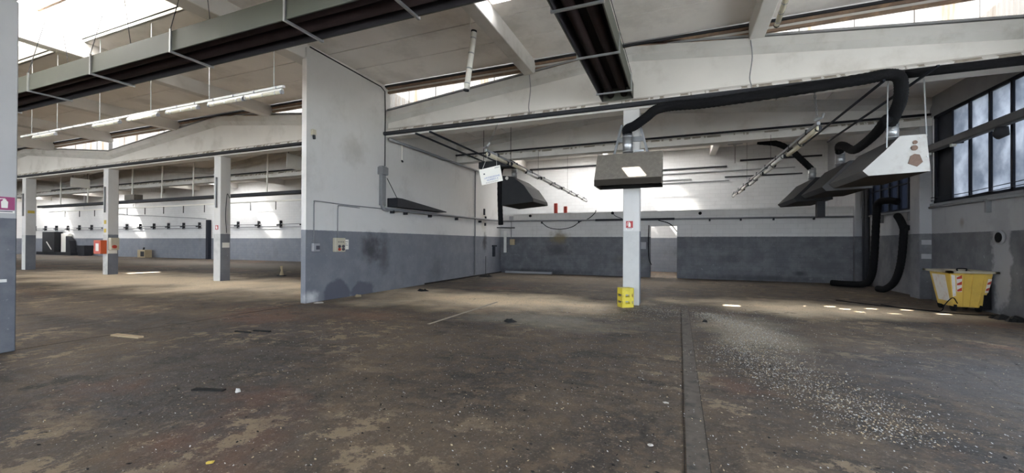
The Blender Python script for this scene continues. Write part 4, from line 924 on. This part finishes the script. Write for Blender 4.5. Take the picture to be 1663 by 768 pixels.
# ------------------------------------------------------------------ outer far wall fittings
OL = [(-8.6, -3.0, 6.1, .09, 'upper dark trunking on the bright far wall, left part'), (-4.5, .6, 5.02, .03, 'thin conduit low on the bright far wall'), (-1.6, 2.3, 5.6, .07, 'dashed grey trunking on the bright far wall right of the middle hood'), (2.9, 6.4, 5.86, .08, 'upper dark trunking on the far wall behind the right-hand hoods'), (-1.4, 5.3, 5.36, .035, 'long thin conduit on the far wall behind the right trunking'), (2.2, 5.6, 5.04, .06, 'lower dark trunking on the far wall behind the right-hand hoods'), (-1.4, 2.4, 4.86, .025, 'lowest thin conduit on the bright far wall')]
for a, b, z, h_, l in OL:
    o = MB().box((a, YO - .08, z - h_ / 2), (b, YO - .005, z + h_ / 2)).build('wall_trunking', 'steel_grey' if h_ < .06 else 'dark_pipe'); tag(o, l, 'trunking')
e = empty('hanging_lamp', (2.52, 22.8, 6.2)); MB().tube([(2.52, 22.8, ZC), (2.52, 22.8, 5.5)], .012, 5).build('cord', 'dark_pipe', e); MB().box((2.2, 22.74, 6.42), (2.84, 22.86, 6.5)).build('lamp_body', 'galv', e); MB().tube([(2.5, 22.7, 6.38), (2.5, 22.76, 6.38)], .07, 8).build('reflector', 'galv', e); tag(e, 'small bright metal lamp hung before the far wall', 'lamp')
# ------------------------------------------------------------------ left hall
e = empty('cable_tray', (-26, 13.2, 3.6))
for z, y0, y1 in ((3.66, 13.05, 13.12), (3.66, 13.28, 13.35)): MB().box((-38, y0, z), (-9.2, y1, z + .14)).build('side_rail', 'dark_pipe', e)
MB().box((-38, 13.12, 3.67), (-9.2, 13.28, 3.69)).build('tray_floor', 'heater', e)
for x in (-35.5, -32.4, -30.2, -27.9, -25.22, -22.63, -20, -17.36, -14.8): MB().tube([(x, 13.2, 3.7), (x + .05, 13.2, ztop(x, [q for q in SPANS if q[0] <= x <= q[1]][0]))], .035, 6).build('hanger_rod', 'board', e)
tag(e, 'long cable tray hung on white rods across the left hall', 'cable tray')
e = empty('busbar', (-26, 13.6, 3.4)); MB().box((-38, 13.56, 3.42), (-9.2, 13.64, 3.48)).build('bar', 'board', e)
for i in range(16): MB().tube([(-36 + 1.7 * i, 13.6, 3.42), (-36 + 1.7 * i, 13.6, 3.05)], .02, 5).build('drop_socket', 'dark_pipe', e)
for x in (-33.8, -28.6, -20.6, -13.6): MB().tube([(x, 13.6, 3.48), (x, 13.6, ztop(x, [q for q in SPANS if q[0] <= x <= q[1]][0]))], .01, 5).build('drop_rod', 'galv', e)
tag(e, 'pale busbar with dark drop sockets below the hung cable tray', 'busbar')
o = MB().box((-28.2, 13.0, 3.805), (-27.3, 13.4, 4.1)).build('tray_box', 'hood'); tag(o, 'dark box sitting on the cable tray near the red cabinet column', 'box')
for x, ya, yb, z0, z1, l in ((-27.5, 10.55, 11.3, 4.18, 4.63, 'white board hanging between the two farthest columns'), (-15.0, 12.25, 13.4, 4.6, 5.22, 'white board hanging high between the partition and the nearest left column')):
    if x < -20: x, ya, yb, z0, z1 = -30.6, 11.75, 12.55, 4.5, 5.0
    e = empty('hanging_board', (x, ya, z0)); MB().box((x, ya, z0), (x + .03, yb, z1)).build('panel', 'board', e, bevel=.006)
    for y in (ya + .1, yb - .1): MB().tube([(x + .015, y, z1), (x + .015, y, ztop(x, [q for q in SPANS if q[0] <= x <= q[1]][0]))], .012, 5).build('hanger_rod', 'dark_pipe', e)
    tag(e, l, 'board')
for i, (a, b, l) in enumerate(((-71, -55.5, 'rail with hooks on the far wall behind the two farthest columns'), (-54.5, -40, 'rail with hooks on the far wall left of the black post'), (-38.2, -22, 'rail with hooks on the far wall beside the partition'))):
    e = empty('hook_rail', ((a + b) / 2, YO - .1, 2.9)); 
    for z in (3.02, 2.78): MB().tube([(a, YO - .12, z), (b, YO - .12, z)], .035, 6).build('pipe', 'steel_grey', e)
    n = int((b - a) / 2.4)
    for k in range(n + 1):
        x = a + .4 + (b - a - .8) * k / n; MB().box((x, YO - .2, 2.72), (x + .08, YO - .001, 3.3)).build('post', 'dark_pipe', e); MB().box((x - .35, YO - .2, 2.88), (x + .1, YO - .14, 2.98)).build('hook_arm', 'dark_pipe', e)
    tag(e, l, 'rail', 'hook rails on the left far wall')
o = MB().tube([(-54, YO - .05, 4.4), (-39.5, YO - .05, 3.62)], .03, 6).build('sloping_pipe', 'steel_grey'); tag(o, 'thin pipe sloping down across the left far wall', 'pipe')
o = MB().box((-39.15, YO - .3, 0), (-38.85, YO - .02, 3.5)).build('black_post', 'black_steel'); tag(o, 'black post against the left far wall', 'post')
e = empty('switch_cabinet', (-65.2, 23.9, 0)); MB().box((-66.9, 23.4, .35), (-64.2, 24.1, 2.6)).build('case', 'hood_dark', e, bevel=.03); MB().box((-64.1, 23.9, .3), (-62.4, 24.12, 2.4)).build('side_panel', 'board', e); MB().hexa([(-62.3, 23.6, .2), (-61.2, 23.6, .2), (-61.2, 24.1, .2), (-62.3, 24.1, .2)], [(-62.3, 23.6, 2.1), (-61.6, 23.6, 1.6), (-61.6, 24.1, 1.6), (-62.3, 24.1, 2.1)]).build('sloping_unit', 'dark_pipe', e); MB().box((-68.5, 23.5, 0), (-61, 24.1, .35)).build('plinth', 'dark_pipe', e); MB().hexa([(-65.9, 23.38, 1.4), (-65.7, 23.38, 1.4), (-64.7, 23.38, .6), (-64.9, 23.38, .6)], [(-65.9, 23.36, 1.5), (-65.7, 23.36, 1.5), (-64.7, 23.36, .7), (-64.9, 23.36, .7)]).build('white_bar', 'board', e)
tag(e, 'dark machine cabinet at the far left end of the hall', 'cabinet')
o = MB().hexa([(-59.2, 23.4, 0), (-58, 23.4, 0), (-58, 24, 0), (-59.2, 24, 0)], [(-59.5, 23.3, 1.1), (-57.8, 23.3, 1.1), (-57.8, 24.1, 1.1), (-59.5, 24.1, 1.1)]).build('waste_bin', 'dark_pipe'); tag(o, 'dark waste tub at the left far wall', 'tub')
e = empty('small_crate', (-47.7, 23.6, 0)); MB().box((-48.3, 23.3, 0), (-47.1, 23.9, .75)).build('case', 'tan', e, bevel=.03); MB().box((-47.75, 23.28, .12), (-47.2, 23.3, .6)).build('grille', 'dark_pipe', e); MB().tube([(-47.9, 23.6, .75), (-47.8, 23.6, .95)], .08, 6).build('knob', 'dark_pipe', e); tag(e, 'small tan case on the floor by the left far wall', 'case')
e = empty('floor_stand', (-16.9, 13.6, 0)); MB().tube([(-16.9, 13.6, 0), (-16.9, 13.6, .04)], .2, 10).build('foot', 'dark_pipe', e); MB().tube([(-16.9, 13.6, .04), (-16.88, 13.6, .26), (-16.92, 13.6, .45)], [.09, .04, .06], 8).build('post', 'tan', e); tag(e, 'short tan and dark floor stand left of the partition end', 'stand')
# red hose cabinet and meter on the third column
cx = XC - 3 * MOD
e = empty('hose_cabinet', (cx - .25, 10.7, 1.0)); MB().box((cx - .42, 10.52, .97), (cx + .15, 10.755, 1.60)).build('case', 'orange_red', e, bevel=.01); MB().box((cx - .37, 10.512, 1.02), (cx + .1, 10.522, 1.55)).build('door', 'red', e); MB().box((cx - .22, 10.508, 1.1), (cx + .03, 10.514, 1.45)).build('pane', 'white_sticker', e)
tag(e, 'red fire hose cabinet on the column with yellow tags', 'cabinet')
e = empty('meter_box', (cx + .3, 10.9, 1.1)); MB().box((cx + .2, 10.78, 1.15), (cx + .42, 11.1, 1.72)).build('case', 'cream', e, bevel=.015); MB().tube([(cx + .42, 10.9, 1.3), (cx + .5, 10.9, 1.3)], .08, 8).build('socket', 'red', e); MB().box((cx + .2, 10.775, .98), (cx + .24, 11.1, 1.14)).build('label_plate', 'board', e); tag(e, 'cream meter box with a red socket on the side of the third column', 'meter box')
for z, l in ((2.45, 'upper yellow tag on the front of the column with the red cabinet'), (2.05, 'lower yellow tag on the front of the column with the red cabinet')):
    o = MB().box((cx - .1, 10.75, z - .09), (cx + .08, 10.757, z + .09)).build('column_tag', 'yellow_tag'); tag(o, l, 'tag')
o = MB().box((XC - 4 * MOD + .2, 10.84, 3.05), (XC - 4 * MOD + .208, 11.1, 3.2)).build('column_tag', 'yellow_tag'); tag(o, 'yellow tag on the side of the farthest column', 'tag')
o = MB().box((-16.752, 10.84, 1.32), (-16.744, 11.12, 1.52)).build('column_plate', 'board'); tag(o, 'white plate low on the side of the column left of the partition', 'plate')
for k, l in ((2, 'column left of the partition'), (3, 'column with the red cabinet'), (4, 'farthest column')):
    x = XC - k * MOD; o = MB().box((x - .03, 10.70, 2.9), (x + .02, 10.757, 4.1)).build('rod_holder', 'steel_grey'); tag(o, 'thin grey vertical strip on the front of the ' + l, 'strip')
o = MB().tube(spline([(-16.74, 11.0, 1.9), (-16.73, 10.95, 2.6), (-16.73, 11.0, 3.4), (-16.73, 11.05, 3.42), (-16.73, 11.1, 3.3)], 5), .012, 5).build('column_cable', 'dark_pipe'); tag(o, 'thin cable down the side of the column left of the partition', 'cable')

# ------------------------------------------------------------------ debris on the floor
def plankish(name, mat, x, y, l, w_, h_, a, label, cat='debris'):
    c, s = math.cos(a), math.sin(a)
    P = lambda u, v, z: (x + u * c - v * s, y + u * s + v * c, z)
    t = .82
    o = MB().hexa([P(-l / 2, -w_ / 2, .003), P(l / 2, -w_ / 2 * t, .003), P(l / 2, w_ / 2 * t, .003), P(-l / 2, w_ / 2, .003)], [P(-l / 2, -w_ / 2, h_), P(l / 2, -w_ / 2 * t, h_), P(l / 2, w_ / 2 * t, h_), P(-l / 2, w_ / 2, h_)]).build(name, mat); tag(o, label, cat); return o
plankish('wood_offcut', 'wood', -8.3, 3.88, .62, .10, .03, .1, 'pale wooden offcut on the floor near the left pillar', 'wood')
plankish('dark_stick', 'black_debris', -6.93, 4.84, .32, .05, .02, .1, 'nearer of two dark sticks on the floor in front of the partition', 'stick')
plankish('dark_stick', 'black_debris', -6.7, 5.02, .34, .05, .02, .15, 'farther of two dark sticks on the floor in front of the partition', 'stick')
plankish('dark_flake', 'black_debris', -4.55, 2.82, .34, .07, .012, .3, 'flat dark flake on the left foreground floor', 'flake')
def crumple(name, mat, x, y, s, h_, label, seed, cat):
    rr = random.Random(seed); n = 9
    ring = [(x + s * math.cos(k * 2 * math.pi / n) * rr.uniform(.6, 1.1), y + s * math.sin(k * 2 * math.pi / n) * rr.uniform(.5, 1), .003) for k in range(n)]
    mid = [(x + s * .5 * math.cos(k * 2 * math.pi / n) * rr.uniform(.5, 1.2), y + s * .5 * math.sin(k * 2 * math.pi / n) * rr.uniform(.5, 1.2), h_ * rr.uniform(.4, 1)) for k in range(n)]
    o = MB().add(ring + mid, [(k, (k + 1) % n, n + (k + 1) % n, n + k) for k in range(n)] + [list(range(n, 2 * n))] + [list(range(n))[::-1]]).build(name, mat); tag(o, label, cat)
crumple('paper_scrap', 'paper', -4.22, 2.9, .035, .05, 'small crumpled paper on the left foreground floor', 1, 'paper')
crumple('black_rag', 'black_debris', -3.1, 7.56, .15, .07, 'black rag on the floor near the worn pale line', 2, 'rag')
crumple('black_rag', 'black_debris', -7.6, 11.2, .2, .1, 'black rag on the floor at the foot of the partition', 5, 'rag')
crumple('black_lump', 'black_debris', .48, 9.03, .06, .05, 'small black lump on the floor beside the strip joint', 3, 'lump')
crumple('tan_rubble', 'tan', -8.5, 9.3, .13, .07, 'tan rubble at the foot of the partition under the paper notice', 4, 'rubble')
crumple('white_rag', 'paper', -8.55, 7.95, .16, .02, 'flat white scrap at the foot of the partition end', 6, 'scrap')
crumple('litter_heap', 'black_debris', -8.3, 17.2, .45, .12, 'dark litter heap at the foot of the partition near the far corner', 7, 'litter')
crumple('pale_scrap', 'paper', -.2, 3.35, .03, .012, 'pale scrap on the floor left of the strip joint in the foreground', 8, 'scrap')
crumple('pale_scrap', 'paper', -1.7, 2.0, .02, .012, 'pale scrap in the middle of the near foreground', 9, 'scrap')
crumple('yellow_scrap', 'yellow_tag', -3.05, 1.9, .035, .008, 'dull yellow scrap at the lower left of the floor', 10, 'scrap')
crumple('blue_scrap', 'paper', -.12, 4.3, .035, .01, 'bluish strip of litter beside the floor strip', 11, 'scrap')
# uncountable flakes
def flakes(name, layers, label, seed):
    """layers: (count, spot function, smallest, largest, material)"""
    rr = random.Random(seed); mb = MB(); mats = []
    for n, fn, smin, smax, mat in layers:
        if mat not in mats: mats.append(mat)
        mi = mats.index(mat)
        for _ in range(n):
            x, y = fn(rr); x = max(-8.6, min(6.4, x)); y = min(y, 19.8); s = rr.uniform(smin, smax); a = rr.uniform(0, 6.28); e_ = rr.uniform(.25, .8); hh = rr.uniform(.002, .008)
            c, q = math.cos(a) * s, math.sin(a) * s
            mb.add([(x - c, y - q, .0025), (x + q * e_, y - c * e_, hh), (x + c, y + q, .003 + hh), (x - q * e_, y + c * e_, .0025)], [(0, 1, 2), (0, 2, 3)], mi)
    o = mb.build(name, mats); tag(o, label, 'litter', kind='stuff')
def drift(r):
    y = 4.1 + 6.1 * r.random() ** .9; k = max(.12, 1 - abs(y - 6.0) / 4.5)
    return (1.35 - .09 * (y - 4.5) + .25 * math.sin(y * 1.7) + r.gauss(0, .12 + .28 * k), y)
flakes('floor_litter', [(4200, lambda r: (max(-8.4, min(6.2, r.gauss(-.6, 3.6))), 1.3 + abs(r.gauss(0, 1)) * 5.0), .003, .010, 'chips'),
                        (2500, lambda r: (r.gauss(-1.2, 2.2), 10.1 + r.gauss(0, .75)), .004, .016, 'chips'),
                        (1500, lambda r: (r.gauss(-1, 3.2), 1.5 + abs(r.gauss(0, 1)) * 4), .004, .013, 'tan'),
                        (1500, lambda r: (r.gauss(-.5, 3.8), 1.5 + abs(r.gauss(0, 1)) * 5), .005, .02, 'black_debris')], 'small pale, tan and dark crumbs strewn over the whole floor', 21)
flakes('flake_drift', [(5500, drift, .003, .012, 'chips'), (3000, drift, .003, .014, 'tan')], 'dense drift of pale flakes right of the floor strip', 22)
